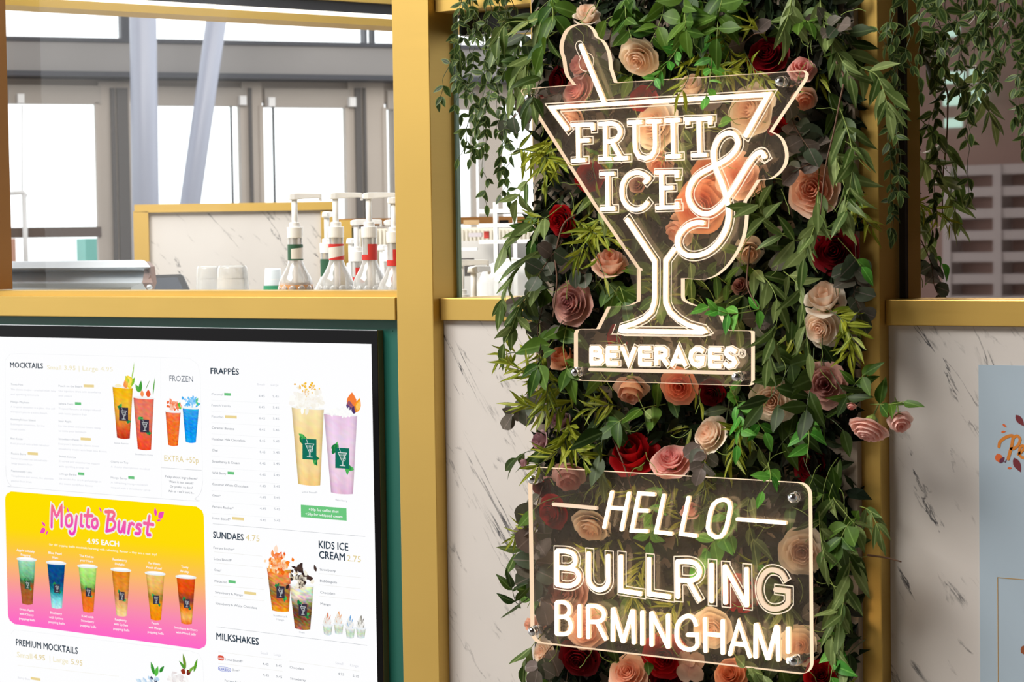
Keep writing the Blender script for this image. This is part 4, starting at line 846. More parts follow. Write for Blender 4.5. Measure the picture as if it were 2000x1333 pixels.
rb = MB(); planebox(rb, 7.6, 700, 445, 1050, 1340, .2)
for i in range(44): planebox(rb, 7.6, 702+i*8, 448, 706+i*8, 640, .02, -.012)
rb.build('ribbed_panel', pbr('cream_panel', S(226, 220, 206), .5), bc2)
planebox(MB(), 7.6, 688, 445, 700, 1340, .2).build('side_post', pbr('dark_green_post', S(60, 80, 74), .5), bc2)
# stainless steel machine cover
YW = .30
def sp_(px, py, dd=0): return at(px, py, YW+dd)
mq = sp_(150, 575); mc_ = thing('steel_warmer', (mq.x, mq.y, ivz), 'stainless steel machine with angled lid at the left of the opening', 'machine')
prof = [(278, 508, .04), (284, 510, .0), (294, 522, -.03), (286, 531, .035), (276, 553, -.035), (282, 566, .0), (286, 600, .0), (286, 600, .27), (272, 508, .27)]
Rr = [sp_(x, y, d_) for x, y, d_ in prof]
for i in (5, 6, 7, 8): Rr[i].x = Rr[0].x
Rr[5].z = Rr[4].z-.012; Rr[6].z = Rr[7].z = ivz; Rr[6].y = Rr[5].y; Rr[7].y = Rr[8].y = YW+.045; Rr[8].z = Rr[0].z-.004
Lr = [p+Vector((-.62, 0, 0)) for p in Rr]
n = len(Rr); MB().add(Lr+Rr, [(i, (i+1) % n, (i+1) % n+n, i+n) for i in range(n)]+[list(range(n-1, -1, -1)), list(range(n, 2*n))]).build('lid', MT['steel'], mc_)
ep = [sp_(x, y, d_) for x, y, d_ in ((284, 511, .02), (294, 521, -.03), (298, 553, -.04), (290, 572, -.03), (278, 553, -.04))]; ep2 = [p+Vector((.006, .008, 0)) for p in ep]
MB().add(ep+ep2, [tuple(range(4, -1, -1)), tuple(range(5, 10))]+[(i, (i+1) % 5, (i+1) % 5+5, i+5) for i in range(5)]).build('end_plate', pbr('end_plate', S(150, 128, 122), .4, .5), mc_)
e = sp_(291, 561, -.05); MB().lathe(tuple(e), [(0, .03), (.006, .03), (.006, 0), (.0035, -.0035), (0, -.0035)], 14, axis=tuple(cn)).build('bolt', MT['steel'], mc_, smooth=True)
# black tray
tq = sp_(330, 575, .35); tr = thing('serving_tray', (tq.x, tq.y, ivz), 'black rounded tray leaning behind the steel machine', 'tray')
tp = [ptc(x, y, 5.4+(600-y)*.001) for x, y in ((290, 538), (352, 536), (357, 539), (374, 575), (374, 640), (280, 640))]; tb = [p+cn*.012 for p in tp]; n = 6
MB().add(tp+tb, [tuple(range(5, -1, -1)), tuple(range(6, 12))]+[(i, (i+1) % n, (i+1) % n+n, i+n) for i in range(n)]).build('tray_body', MT['black'], tr)
ti = [ptc(x, y, 5.395+(600-y)*.001) for x, y in ((294, 544), (346, 542), (364, 576), (290, 576))]
MB().add(ti, [(3, 2, 1, 0)]).build('tray_surface', pbr('tray_surface', S(52, 58, 70), .3), tr)
# clear cups, upside down
clear = sheet('clear_cup', (.93, .95, .97, 1), 1.6, .08, .34, (1, 1, 1, 1))
def tumbler(px, dist, wtop, top, label, mt=clear, cat='cup', band=None):
    c = ptc(px, top, dist); k = dist/FPX; r = wtop*k/2; base = ivz; H_ = c.z-base
    o = thing('plastic_cup', (c.x, c.y, base), label, cat, 'clear cups on the kiosk counter' if mt is clear else None)
    MB().lathe((c.x, c.y, base), [(r*1.32, 0), (r*1.34, .004), (r*1.25, H_*.3), (r*1.08, H_*.8), (r*1.03, H_*.96), (r*.93, H_), (r*.3, H_*.985), (0, H_*.985)], 28).build('body', mt, o, smooth=True)
    MB().lathe((c.x, c.y, base), [(r*1.06, H_*.80), (r*1.09, H_*.81), (r*1.06, H_*.82)], 28).build('ridge', MT['white_plastic'] if band else mt, o, smooth=True)
    if band: MB().lathe((c.x, c.y, base), [(r*1.36, 0), (r*1.30, H_-.07), (r*1.22, H_-.042)], 24).build('printed_band', band, o, smooth=True)
tumbler(408, 4.95, 46, 520, 'clear plastic cup upside down, left of the two overlapping cups')
tumbler(454, 4.85, 56, 519, 'clear plastic cup upside down, right and larger of two overlapping cups')
tumbler(533, 5.2, 31, 524, 'small white cup with a green base, between clear cups and pump bottles', pbr('milky_cup', S(222, 232, 240), .3), 'cup', pbr('green_print', S(40, 140, 100), .5))
# pump bottles
gb = sheet('bottle_glass', (.90, .91, .92, 1), 2.2, .03, .30, (1, 1, 1, 1))
def pump_bottle(px, cap_y, dist, label, lab, turn=0.0, amber=False, heady=None, lower=None):
    c = ptc(px, cap_y, dist); zc = c.z; x, y = c.x, c.y      # zc = top of the white cap
    o = thing('pump_bottle', (x, y, ivz-.08), label, 'bottle', 'syrup pump bottles on the kiosk counter')
    k = .001
    body = [(0, -.30), (.034, -.30), (.036, -.295), (.035, -.15), (.0375, -.145), (.0385, -.134), (.0375, -.122), (.033, -.110), (.0265, -.099), (.0205, -.088), (.0165, -.077), (.0152, -.070), (.0160, -.022), (.0165, -.02)]
    z0 = max(-.30, ivz-.0-zc) ; MB().lathe((x, y, zc), [(r, h) for r, h in body if h >= z0] if False else body, 32).build('bottle', gb, o, smooth=True)
    for j in range(12):
        a = j*PI/6; q = Vector((x+.0375*math.cos(a), y+.0375*math.sin(a), zc-.136)); MB().lathe(tuple(q), [(.009, -.001), (.0085, .001), (.005, .0025), (0, .003)], 10, axis=(math.cos(a), math.sin(a), 0)).build('glass_stud', gb, o, smooth=True) if lower else None
    MB().tube([(x, y, zc-.27), (x, y, zc-.02)], .0052, 10).build('dip_tube', pbr('dip_tube', S(226, 214, 204), .5), o, smooth=True)
    MB().lathe((x, y, zc), [(.0172, -.024), (.0176, -.022), (.0178, -.001), (.0168, 0), (.012, 0), (.0118, .009), (.0105, .0105), (0, .0105)], 28).build('cap', MT['white_plastic'], o, smooth=False)
    hh = .0625
    hp = MB(); hp.lathe((x, y, zc), [(.0066, .01), (.0066, hh), (0, hh)], 16); hp.build('pump_stem', MT['white_plastic'], o, smooth=True)
    dr = cr*math.cos(turn)+cn*math.sin(turn); dn = Vector((-dr.y, dr.x, 0)); T = Vector((x, y, zc+hh))
    sec = []
    for t, w_, h0, h1 in ((-.014, .006, 0, .008), (-.010, .0095, -.002, .0105), (.0, .0105, -.002, .012), (.012, .0085, -.001, .012), (.045, .006, .001, .0115), (.056, .005, .0005, .011), (.060, .004, -.004, .0095)):
        sec.append([T+dr*t+dn*w_+Vector((0, 0, h0)), T+dr*t+dn*w_*.8+Vector((0, 0, h1)), T+dr*t-dn*w_*.8+Vector((0, 0, h1)), T+dr*t-dn*w_+Vector((0, 0, h0))])
    vs = [v for s_ in sec for v in s_]; fs = [(i*4+j, i*4+(j+1) % 4, (i+1)*4+(j+1) % 4, (i+1)*4+j) for i in range(len(sec)-1) for j in range(4)]+[(3, 2, 1, 0), tuple((len(sec)-1)*4+j for j in range(4))]
    hb = MB().add(vs, fs); hb.tube([T+dr*.0575+Vector((0, 0, .002)), T+dr*.0575+Vector((0, 0, -.006))], .0032, 8); hb.build('pump_head', MT['white_plastic'], o, smooth=False, bevel=.0012)
    # neck label
    nb = MB(); A0 = math.atan2(-cn.y, -cn.x); rr_ = .0172
    NS = 24
    for i in range(NS):
        a0 = A0-PI*.62+i*PI*1.24/NS; a1 = A0-PI*.62+(i+1)*PI*1.24/NS
        z0_, z1_ = zc-.073, zc-.038
        def q(a, zz, r=rr_): return (x+r*math.cos(a), y+r*math.sin(a), zz)
        u0_ = (i/NS); u1_ = (i+1)/NS
        if lab == 'red_diag':
            a_, b_ = z0_+.012*u0_, z0_+.012*u1_; c_, d_ = z1_-.009+.006*u0_, z1_-.009+.006*u1_
            nb.add([q(a0, z0_), q(a1, z0_), q(a1, b_), q(a0, a_)], [(0, 1, 2, 3)], 0); nb.add([q(a0, a_), q(a1, b_), q(a1, d_), q(a0, c_)], [(0, 1, 2, 3)], 1); nb.add([q(a0, c_), q(a1, d_), q(a1, z1_), q(a0, z1_)], [(0, 1, 2, 3)], 0)
        elif lab == 'green':
            if i < NS*.36: nb.add([q(a0, z0_), q(a1, z0_), q(a1, z1_), q(a0, z1_)], [(0, 1, 2, 3)], 2)
            else:
                a_ = z1_-.012+.006*u0_; b_ = z1_-.012+.006*u1_
                nb.add([q(a0, z0_+.003), q(a1, z0_+.003), q(a1, b_), q(a0, a_)], [(0, 1, 2, 3)], 1); nb.add([q(a0, a_), q(a1, b_), q(a1, z1_), q(a0, z1_)], [(0, 1, 2, 3)], 2); nb.add([q(a0, z0_), q(a1, z0_), q(a1, z0_+.003), q(a0, z0_+.003)], [(0, 1, 2, 3)], 2)
        elif lab == 'greenfull': nb.add([q(a0, z0_-.01), q(a1, z0_-.01), q(a1, z1_), q(a0, z1_)], [(0, 1, 2, 3)], 2)
        else:
            lo = z0_ if u0_ > .30 else z0_; top_ = z1_ if u0_ > .45 else z0_+.012
            nb.add([q(a0, lo), q(a1, lo), q(a1, top_), q(a0, top_)], [(0, 1, 2, 3)], 0)
    nb.build('neck_label', [MT['lab_red'], MT['lab_white'], MT['lab_green']], o)
    if amber: MB().lathe((x, y, zc), [(.0365, -.150), (.0385, -.140), (.0388, -.130), (.037, -.123)], 28).build('amber_band', pbr('amber_syrup', S(206, 150, 96), .3), o, smooth=True)
    return o
MT['lab_red'] = pbr('red_label', S(206, 44, 36), .5); MT['lab_white'] = pbr('white_label', S(226, 222, 218), .5); MT['lab_green'] = pbr('green_label', S(34, 86, 58), .5)
kb = 4.75
pump_bottle(576, 444, kb, 'clear pump bottle with green and white neck label, leftmost of the bottles', 'green', .12, amber=True, lower=1)
b2 = pump_bottle(656, 443, kb-.02, 'clear pump bottle with red and white diagonal neck label, second of the front row', 'red_diag', .1, lower=1)
pump_bottle(721, 443, kb-.04, 'clear pump bottle with solid red neck label, nearest the brass pillar', 'red', .0, lower=1)
pump_bottle(770, 453, kb-.12, 'clear pump bottle mostly hidden by the brass pillar edge', 'red', .0, lower=1)
pump_bottle(639, 475, kb+.35, 'pump bottle with dark green neck label standing behind the second bottle', 'greenfull', 1.35)
pump_bottle(697, 491, kb+.30, 'small backmost pump bottle with red label in the second row', 'red', .1)
pump_bottle(762, 491, kb+.32, 'pump bottle with red label in the second row beside the pillar', 'red', .1)
pump_bottle(686, 522, kb+.8, 'pump bottle of the third row between the two front red labels', 'red', 1.3)
pump_bottle(747, 535, kb+.8, 'pump bottle of the third row at the right, low behind red label', 'red', 1.3)
pump_bottle(926, 590, kb-.25, 'low pump bottle head showing above the short brass sill', 'red', 1.0)
pump_bottle(902, 575, kb-.1, 'pump bottle head at the left edge of the narrow window', 'red', .1)
ct = MB()
capc = WL[b2.name]; 
# behind the narrow window: white drinks machine with shelves and a plastic cover
mq = ptc(980, 560, 6.0); mc2 = thing('drinks_machine', (mq.x, mq.y, .9), 'white shelved drinks machine behind the narrow window', 'machine')
fm = MB()
for y in (412, 440, 472): planebox(fm, 6.0, 935, y-4, 1050, y+4, .25)
for x in (968, 1006, 1045): planebox(fm, 6.0, x-4, 395, x+4, 640, .25)
fm.build('shelf_frame', MT['white_plastic'], mc2)
planebox(MB(), 6.0, 888, 470, 1050, 640, .1, .3).build('cabinet', pbr('pale_cabinet', S(214, 212, 208), .5), mc2)
planebox(MB(), 6.0, 888, 484, 932, 490, .1, -.05).build('handle_bar', MT['white_plastic'], mc2)
planebox(MB(), 6.0, 890, 505, 925, 540, .1, .1).build('control_box', pbr('dark_control', S(84, 80, 78), .5), mc2)
for x, y, w_, h, c in ((905, 430, 30, 9, (180, 150, 110)), (975, 430, 18, 10, (150, 140, 132)), (1020, 430, 18, 10, (160, 145, 130)), (945, 452, 10, 14, (200, 60, 50)), (985, 485, 12, 20, (190, 176, 160)), (915, 455, 26, 8, (196, 190, 196)), (990, 530, 40, 18, (120, 116, 116))):
    planebox(MB(), 6.0, x, y, x+w_, y+h, .08, .15).build('stored_item', pbr('item_%d_%d' % (x, y), S(*c), .6), mc2)
cq = ptc(1005, 560, 5.2)
MB().lathe((cq.x, cq.y, ivz), [(.09, 0), (.092, .10), (.07, .14), (.03, .155), (0, .16)], 28).build('plastic_dome', clear, mc2, smooth=True)
# ================================================================ flower wall
YB0 = YP
xa1 = X_(1046, 600, YP-.017); xa2 = X_(1672, 600, YP-.017)
bd_ = thing('flower_board', ((xa1+xa2)/2, YP, ZLO), 'thin backing board under the flowers on the wide brass pillar', 'board')
MB().box(xa1, xa2, YP-.017, YP-.0005, ZLO, ZHI).build('board', MT['board'], bd_)
def leafmat(name, c1, c2, rim=None, gloss=.45, trans=.3):
    m, nt, N, L = newmat(name); b = N['Principled BSDF']; b.inputs['Roughness'].default_value = gloss; b.inputs['Specular IOR Level'].default_value = .22
    tc = N.new('ShaderNodeTexCoord'); oi = N.new('ShaderNodeObjectInfo'); sx = N.new('ShaderNodeSeparateXYZ'); L.new(tc.outputs['Object'], sx.inputs[0])
    mx = N.new('ShaderNodeMix'); mx.data_type = 'RGBA'; mx.inputs[6].default_value = c1; mx.inputs[7].default_value = c2; L.new(oi.outputs['Random'], mx.inputs[0])
    ab = N.new('ShaderNodeMath'); ab.operation = 'ABSOLUTE'; L.new(sx.outputs['Y'], ab.inputs[0])
    mr = N.new('ShaderNodeMapRange'); mr.inputs[1].default_value = .03; mr.inputs[2].default_value = .008; mr.inputs[4].default_value = .55; L.new(ab.outputs[0], mr.inputs[0])
    m2 = N.new('ShaderNodeMix'); m2.data_type = 'RGBA'; m2.inputs[7].default_value = tuple(min(1, c*1.7+.05) for c in c2[:3])+(1,); L.new(mr.outputs[0], m2.inputs[0]); L.new(mx.outputs[2], m2.inputs[6]); col = m2.outputs[2]
    t = N.new('ShaderNodeTexNoise'); t.inputs['Scale'].default_value = 5; t.inputs['Detail'].default_value = 3; L.new(tc.outputs['Object'], t.inputs['Vector'])
    m4 = N.new('ShaderNodeMix'); m4.data_type = 'RGBA'; m4.blend_type = 'MULTIPLY'; m4.inputs[0].default_value = .35; L.new(col, m4.inputs[6]); L.new(t.outputs['Fac'], m4.inputs[7]); 
    rp = N.new('ShaderNodeMapRange'); rp.inputs[1].default_value = .3; rp.inputs[2].default_value = .7; rp.inputs[3].default_value = .45; rp.inputs[4].default_value = 1.0; L.new(t.outputs['Fac'], rp.inputs[0]); L.new(rp.outputs[0], m4.inputs[7]); col = m4.outputs[2]
    if rim:
        a = N.new('ShaderNodeVertexColor'); a.layer_name = 'Col'; m3 = N.new('ShaderNodeMix'); m3.data_type = 'RGBA'; m3.inputs[7].default_value = rim
        sc_ = N.new('ShaderNodeSeparateColor'); L.new(a.outputs[0], sc_.inputs[0]); inv = N.new('ShaderNodeMath'); inv.operation = 'SUBTRACT'; inv.inputs[0].default_value = 1; L.new(sc_.outputs[0], inv.inputs[1]); L.new(inv.outputs[0], m3.inputs[0]); L.new(col, m3.inputs[6]); col = m3.outputs[2]
    L.new(col, b.inputs['Base Color'])
    tr = N.new('ShaderNodeBsdfTranslucent'); L.new(col, tr.inputs[0]); ms = N.new('ShaderNodeMixShader'); ms.inputs[0].default_value = trans
    L.new(b.outputs[0], ms.inputs[1]); L.new(tr.outputs[0], ms.inputs[2]); L.new(ms.outputs[0], N['Material Output'].inputs[0]); return m
LM = dict(willow=leafmat('willow_leaf', S(70, 98, 40), S(132, 150, 88)), laurel=leafmat('laurel_leaf', S(44, 82, 20), S(92, 126, 40)), dark=leafmat('dark_leaf', S(30, 52, 14), S(62, 84, 26)),
          spiky=leafmat('bamboo_leaf', S(96, 118, 24), S(150, 156, 40)), round=leafmat('eucalyptus_leaf', S(72, 90, 68), S(118, 104, 98)), bright=leafmat('bright_leaf', S(70, 150, 50), S(112, 178, 70)),
          vine=leafmat('variegated_leaf', S(38, 56, 28), S(64, 90, 40), rim=S(128, 146, 84)))
def leafmesh(name, w_, mt, tip=1.0, fold=.10, bend=.18, n=6, rim=False, round_=False, twist=0.0):
    vs = []; fs = []; cs = []
    for i in range(n+1):
        t = i/n
        h = (math.sin(PI*t**.85)**.8 if not round_ else math.sqrt(max(0, 1-(2*t-1)**2)))*w_*.5*(1 if t < .6 else (1-(t-.6)/.4*.0))
        if not round_ and t > .55: h *= (1-(t-.55)/.45)**.25
        zc = -bend*t*t; dy = .04*math.sin(t*5)*twist
        for s in (-1, -.5, 0, .5, 1) if rim else (-1, 0, 1):
            vs.append((t, s*h+dy, zc+fold*abs(s)*h*1.6+twist*.25*s*h*math.sin(t*3))); cs.append((0, 0, 0, 1) if abs(s) == 1 else (1, 1, 1, 1))
    k = 5 if rim else 3
    for i in range(n):
        for j in range(k-1): fs.append((i*k+j, i*k+j+1, (i+1)*k+j+1, (i+1)*k+j))
    me = bpy.data.meshes.new(name); me.from_pydata(vs, [], fs); me.materials.append(mt)
    if rim:
        a = me.color_attributes.new('Col', 'FLOAT_COLOR', 'POINT'); a.data.foreach_set('color', [x for c in cs for x in c])
    me.polygons.foreach_set('use_smooth', [True]*len(fs)); me.update(); return me
LV = {}
for sp_n, w_, rd, rim in (('willow', .31, 0, 0), ('laurel', .46, 0, 0), ('dark', .40, 0, 0), ('spiky', .15, 0, 0), ('round', .85, 1, 0), ('bright', .50, 0, 0), ('vine', .46, 0, 1)):
    LV[sp_n] = [leafmesh('leaf_'+sp_n, w_*q, LM[sp_n], bend=b_, fold=f2, rim=bool(rim), round_=bool(rd), twist=tw) for q, b_, f2, tw in ((1, .14, .10, .4), (.88, .32, .16, -1.2), (1.1, -.10, .06, 1.2), (.95, .45, .2, .8))]
SPEC = dict(willow=dict(L=.060, gap=.023, stem='stem', spread=38), laurel=dict(L=.058, gap=.024, stem='stem', spread=58), dark=dict(L=.062, gap=.024, stem='stem_dark', spread=55), spiky=dict(L=.046, gap=.0085, stem='stem_dark', spread=42),
            round=dict(L=.040, gap=.018, stem='twig', spread=70), bright=dict(L=.042, gap=.020, stem='stem', spread=58), vine=dict(L=.028, gap=.024, stem='stem_dark', spread=50))
def place_leaf(root, base, d, nrm, L_, sp_n, R):
    d = d.normalized(); side = nrm.cross(d)
    if ROSEC:
        u_x, u_y = proj(base+d*L_*.55)
        for (cx_, cy_, rr_) in ROSEC:
            if (u_x-cx_)**2+(u_y-cy_)**2 < (rr_*ROSEK[0])**2: return None
    if side.length < 1e-4: side = d.orthogonal()
    side.normalize(); nn = d.cross(side)
    o = bpy.data.objects.new('leaf', R.choice(LV[sp_n])); COL.objects.link(o); o.parent = root
    Mx = Matrix((d*L_, side*L_, nn*L_)).transposed().to_4x4(); Mx.translation = base-Vector(WL[root.name]); o.matrix_local = Mx; return o
ROSEC = []; ROSEK = [.9]
VIEWN = Vector((.35, -.85, .30)).normalized()
def spray(sp_n, pts, label, group, seed, pairs=True, L_=None, name='leaf_spray', nleaf=None, cat='foliage', stemr=.0011, tipleaf=True, droop=0.0):
    """pts: world points of the stem from base to tip"""
    R = random.Random(seed); sp = SPEC[sp_n]; P = [Vector(p) for p in pts]; P = smooth_pts3(P, 5)
    root = thing(name, tuple(P[0]), label, cat, group)
    MB().tube(P, [stemr*(1-.5*i/len(P)) for i in range(len(P))], 5).build('stem', MT[sp['stem']], root, smooth=True)
    Ln = L_ or sp['L']; cum = [0]
    for a, b_ in zip(P, P[1:]): cum.append(cum[-1]+(b_-a).length)
    s = sp['gap']*1.0; k = 0
    while s < cum[-1]:
        i = max(j for j in range(len(cum)) if cum[j] <= s); i = min(i, len(P)-2)
        t = (P[i+1]-P[i]).normalized(); q = P[i]+t*(s-cum[i])
        if sp_n == 'vine': t = (t+Vector((R.gauss(0, .6), R.gauss(0, .4), R.gauss(0, .3)))).normalized()
        nrm = (VIEWN+Vector((R.gauss(0, .55), R.gauss(0, .3), R.gauss(0, .55)))).normalized()
        sd = nrm.cross(t)
        if sd.length < .1: sd = t.orthogonal()
        sd.normalize(); f = 1-.35*abs(s/cum[-1]-.35)
        if R.random() < .12: s += sp['gap']; continue
        for sg in ((1, -1) if pairs else ((1,) if k % 2 else (-1,))):
            a = math.radians(sp['spread']+R.uniform(-32, 30)); d = t*math.cos(a)+sd*sg*math.sin(a)+nrm*R.uniform(-.7, .7)*(1.3 if sp_n == 'willow' else .7)+Vector((0, 0, -droop))
            place_leaf(root, q, d, (nrm+sd*sg*R.uniform(-.3, .3)).normalized(), Ln*f*R.uniform(.78, 1.12), sp_n, R)
        s += sp['gap']*R.uniform(.85, 1.2); k += 1
    if tipleaf: place_leaf(root, P[-1], (P[-1]-P[-2])+Vector((0, 0, -droop*.01)), VIEWN, Ln*.85, sp_n, R)
    return root
def smooth_pts3(P, k=4):
    out = []
    for i in range(len(P)-1):
        a, b_, c, d = P[max(i-1, 0)], P[i], P[i+1], P[min(i+2, len(P)-1)]
        for s in range(k):
            t = s/k; out.append(.5*((2*b_)+(c-a)*t+(2*a-5*b_+4*c-d)*t*t+(3*b_-a-3*c+d)*t**3))
    out.append(P[-1]); return out
# ---- roses
def petal(R0, H, opn, span, c0, seed, z0=0.0, nx=7, ny=6, ruff=.03):
    R = random.Random(seed); vs = []; fs = []; ph = R.uniform(0, 6)
    for j in range(ny+1):
        v = j/ny
        for i in range(nx+1):
            u = 2*i/nx-1
            ve = v*(1-.13*abs(u)**3)*(1+.04*math.sin(u*5+ph)); wv = (.45+.55*min(1, v*1.8))*(1-.03*v*v)
            a = c0+u*span/2*wv
            r = R0*(.18+.82*math.sin(min(1, ve*1.15)*PI/2)**.9)+opn*R0*.55*ve**3+ruff*ve**4*math.sin(u*7+ph)
            zz = z0+H*(ve**.8)-opn*H*.85*ve**4
            if ve > .8: r += (ve-.8)*.35*R0*(.3+opn)
            r *= 1-.05*(1-abs(u))
            vs.append((r*math.cos(a), r*math.sin(a), zz))
    for j in range(ny):
        for i in range(nx): k = j*(nx+1)+i; fs.append((k, k+1, k+nx+2, k+nx+1))
    me = bpy.data.meshes.new('petal'); me.from_pydata(vs, [], fs); me.polygons.foreach_set('use_smooth', [True]*len(fs)); me.materials.append(None); me.update(); return me
def flower_style(rings, seed):
    R = random.Random(seed); out = []; a = 0
    for n, r, H, op, span, z0 in rings:
        a += R.uniform(.4, 1.4)
        for k in range(n): out.append(petal(r*R.uniform(.94, 1.06), H*R.uniform(.95, 1.05), op*R.uniform(.8, 1.2), math.radians(span), a+2*PI*k/n+R.uniform(-.15, .15), R.random(), z0))
    return out
STY = {'full': [flower_style([(2, .10, .66, 0, 220, .10), (3, .22, .72, 0, 170, .05), (4, .34, .76, .0, 135, 0), (4, .47, .78, .03, 135, -.04), (5, .62, .76, .08, 116, -.10), (5, .77, .70, .16, 118, -.18), (6, .90, .62, .30, 104, -.24)], s) for s in (1, 2, 3)],
       'bud': [flower_style([(2, .20, 1.0, 0, 230, -.1), (3, .42, 1.05, -.05, 160, -.2), (4, .60, 1.0, .0, 130, -.3), (3, .72, .8, .35, 120, -.3)], s) for s in (4, 5)],
       'ruffled': [flower_style([(5, .20, .60, .05, 120, .1), (6, .38, .64, .0, 105, .05), (6, .56, .66, .05, 96, 0), (6, .76, .62, .10, 96, -.06), (6, .95, .52, .35, 90, -.14)], s) for s in (6, 7)]}
def petalmat(name, inner, outer, tip=None):
    m, nt, N, L = newmat(name); b = N['Principled BSDF']; b.inputs['Roughness'].default_value = .6; b.inputs['Specular IOR Level'].default_value = .25
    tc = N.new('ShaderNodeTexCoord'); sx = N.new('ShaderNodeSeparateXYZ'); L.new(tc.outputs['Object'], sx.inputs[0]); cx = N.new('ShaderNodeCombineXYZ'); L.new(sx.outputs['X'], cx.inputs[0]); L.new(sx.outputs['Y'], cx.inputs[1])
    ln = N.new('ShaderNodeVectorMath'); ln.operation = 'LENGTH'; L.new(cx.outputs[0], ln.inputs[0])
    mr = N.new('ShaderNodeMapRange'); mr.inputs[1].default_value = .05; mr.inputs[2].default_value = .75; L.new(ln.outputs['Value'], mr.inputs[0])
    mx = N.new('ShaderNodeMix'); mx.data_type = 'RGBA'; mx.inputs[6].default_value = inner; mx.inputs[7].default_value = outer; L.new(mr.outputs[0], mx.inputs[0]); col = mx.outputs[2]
    t = N.new('ShaderNodeTexNoise'); t.inputs['Scale'].default_value = 3.5; t.inputs['Detail'].default_value = 4; L.new(tc.outputs['Object'], t.inputs['Vector'])
    rp = N.new('ShaderNodeMapRange'); rp.inputs[1].default_value = .3; rp.inputs[2].default_value = .7; rp.inputs[3].default_value = .0; rp.inputs[4].default_value = .55; L.new(t.outputs['Fac'], rp.inputs[0])
    m2 = N.new('ShaderNodeMix'); m2.data_type = 'RGBA'; m2.inputs[7].default_value = tip or tuple(min(1, c*1.12) for c in outer[:3])+(1,); L.new(rp.outputs[0], m2.inputs[0]); L.new(col, m2.inputs[6])
    L.new(m2.outputs[2], b.inputs['Base Color']); tr = N.new('ShaderNodeBsdfTranslucent'); L.new(m2.outputs[2], tr.inputs[0]); ms = N.new('ShaderNodeMixShader'); ms.inputs[0].default_value = .38
    L.new(b.outputs[0], ms.inputs[1]); L.new(tr.outputs[0], ms.inputs[2]); L.new(ms.outputs[0], N['Material Output'].inputs[0]); return m
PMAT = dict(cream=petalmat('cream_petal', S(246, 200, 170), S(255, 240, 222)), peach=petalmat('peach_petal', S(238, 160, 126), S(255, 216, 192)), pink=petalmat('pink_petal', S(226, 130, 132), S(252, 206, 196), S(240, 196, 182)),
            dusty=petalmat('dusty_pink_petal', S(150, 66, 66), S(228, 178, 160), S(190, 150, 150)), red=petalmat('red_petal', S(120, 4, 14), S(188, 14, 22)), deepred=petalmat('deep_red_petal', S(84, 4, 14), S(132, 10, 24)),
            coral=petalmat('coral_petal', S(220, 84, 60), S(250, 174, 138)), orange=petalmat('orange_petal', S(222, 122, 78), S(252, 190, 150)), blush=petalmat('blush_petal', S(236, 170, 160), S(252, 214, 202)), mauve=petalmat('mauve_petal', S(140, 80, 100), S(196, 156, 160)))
calyx = MB().lathe((0, 0, 0), [(.05, -.55), (.16, -.42), (.30, -.30), (.34, -.16), (.25, -.1)], 12)
_calo = calyx.build('calyx', MT['stem']); CALM = _calo.data; bpy.data.objects.remove(_calo)
_sto = MB().tube([(0, 0, -1.9), (.05, .03, -1.2), (0, 0, -.45)], .045, 6).build('rose_stem', MT['stem']); STM = _sto.data; bpy.data.objects.remove(_sto)
def rose(px, py, dpx, colr, label, style='full', Y=-.10, tilt=(0, 0), name='rose', seed=None, stem=True):
    """tilt: direction the flower looks, added to the outward normal (x, z)"""
    p = at(px, py, Y); dist = (p-CAM).dot(f_); r = dpx*dist/FPX/2*1.07
    ax = Vector((tilt[0]+.25, -1, tilt[1]+.05)).normalized(); root = thing(name, tuple(p), label, 'flower')
    sx = Vector((0, 0, 1)).cross(ax); sx = sx.normalized() if sx.length > .1 else Vector((1, 0, 0)); sy = ax.cross(sx)
    R = random.Random(seed or int(px*13+py)); rot = R.uniform(0, 6.28); a = sx*math.cos(rot)+sy*math.sin(rot); b_ = ax.cross(a)
    Mx = Matrix((a*r, b_*r, ax*r)).transposed().to_4x4(); Mx.translation = -ax*r*.25; sty = STY[style]; ms = sty[R.randrange(len(sty))]
    for me in ms:
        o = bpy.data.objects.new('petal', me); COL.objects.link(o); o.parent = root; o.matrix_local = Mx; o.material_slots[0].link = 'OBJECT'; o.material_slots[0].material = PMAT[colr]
    o = bpy.data.objects.new('calyx', CALM); COL.objects.link(o); o.parent = root; o.matrix_local = Mx
    if stem: o = bpy.data.objects.new('stem', STM); COL.objects.link(o); o.parent = root; o.matrix_local = Mx
    return root
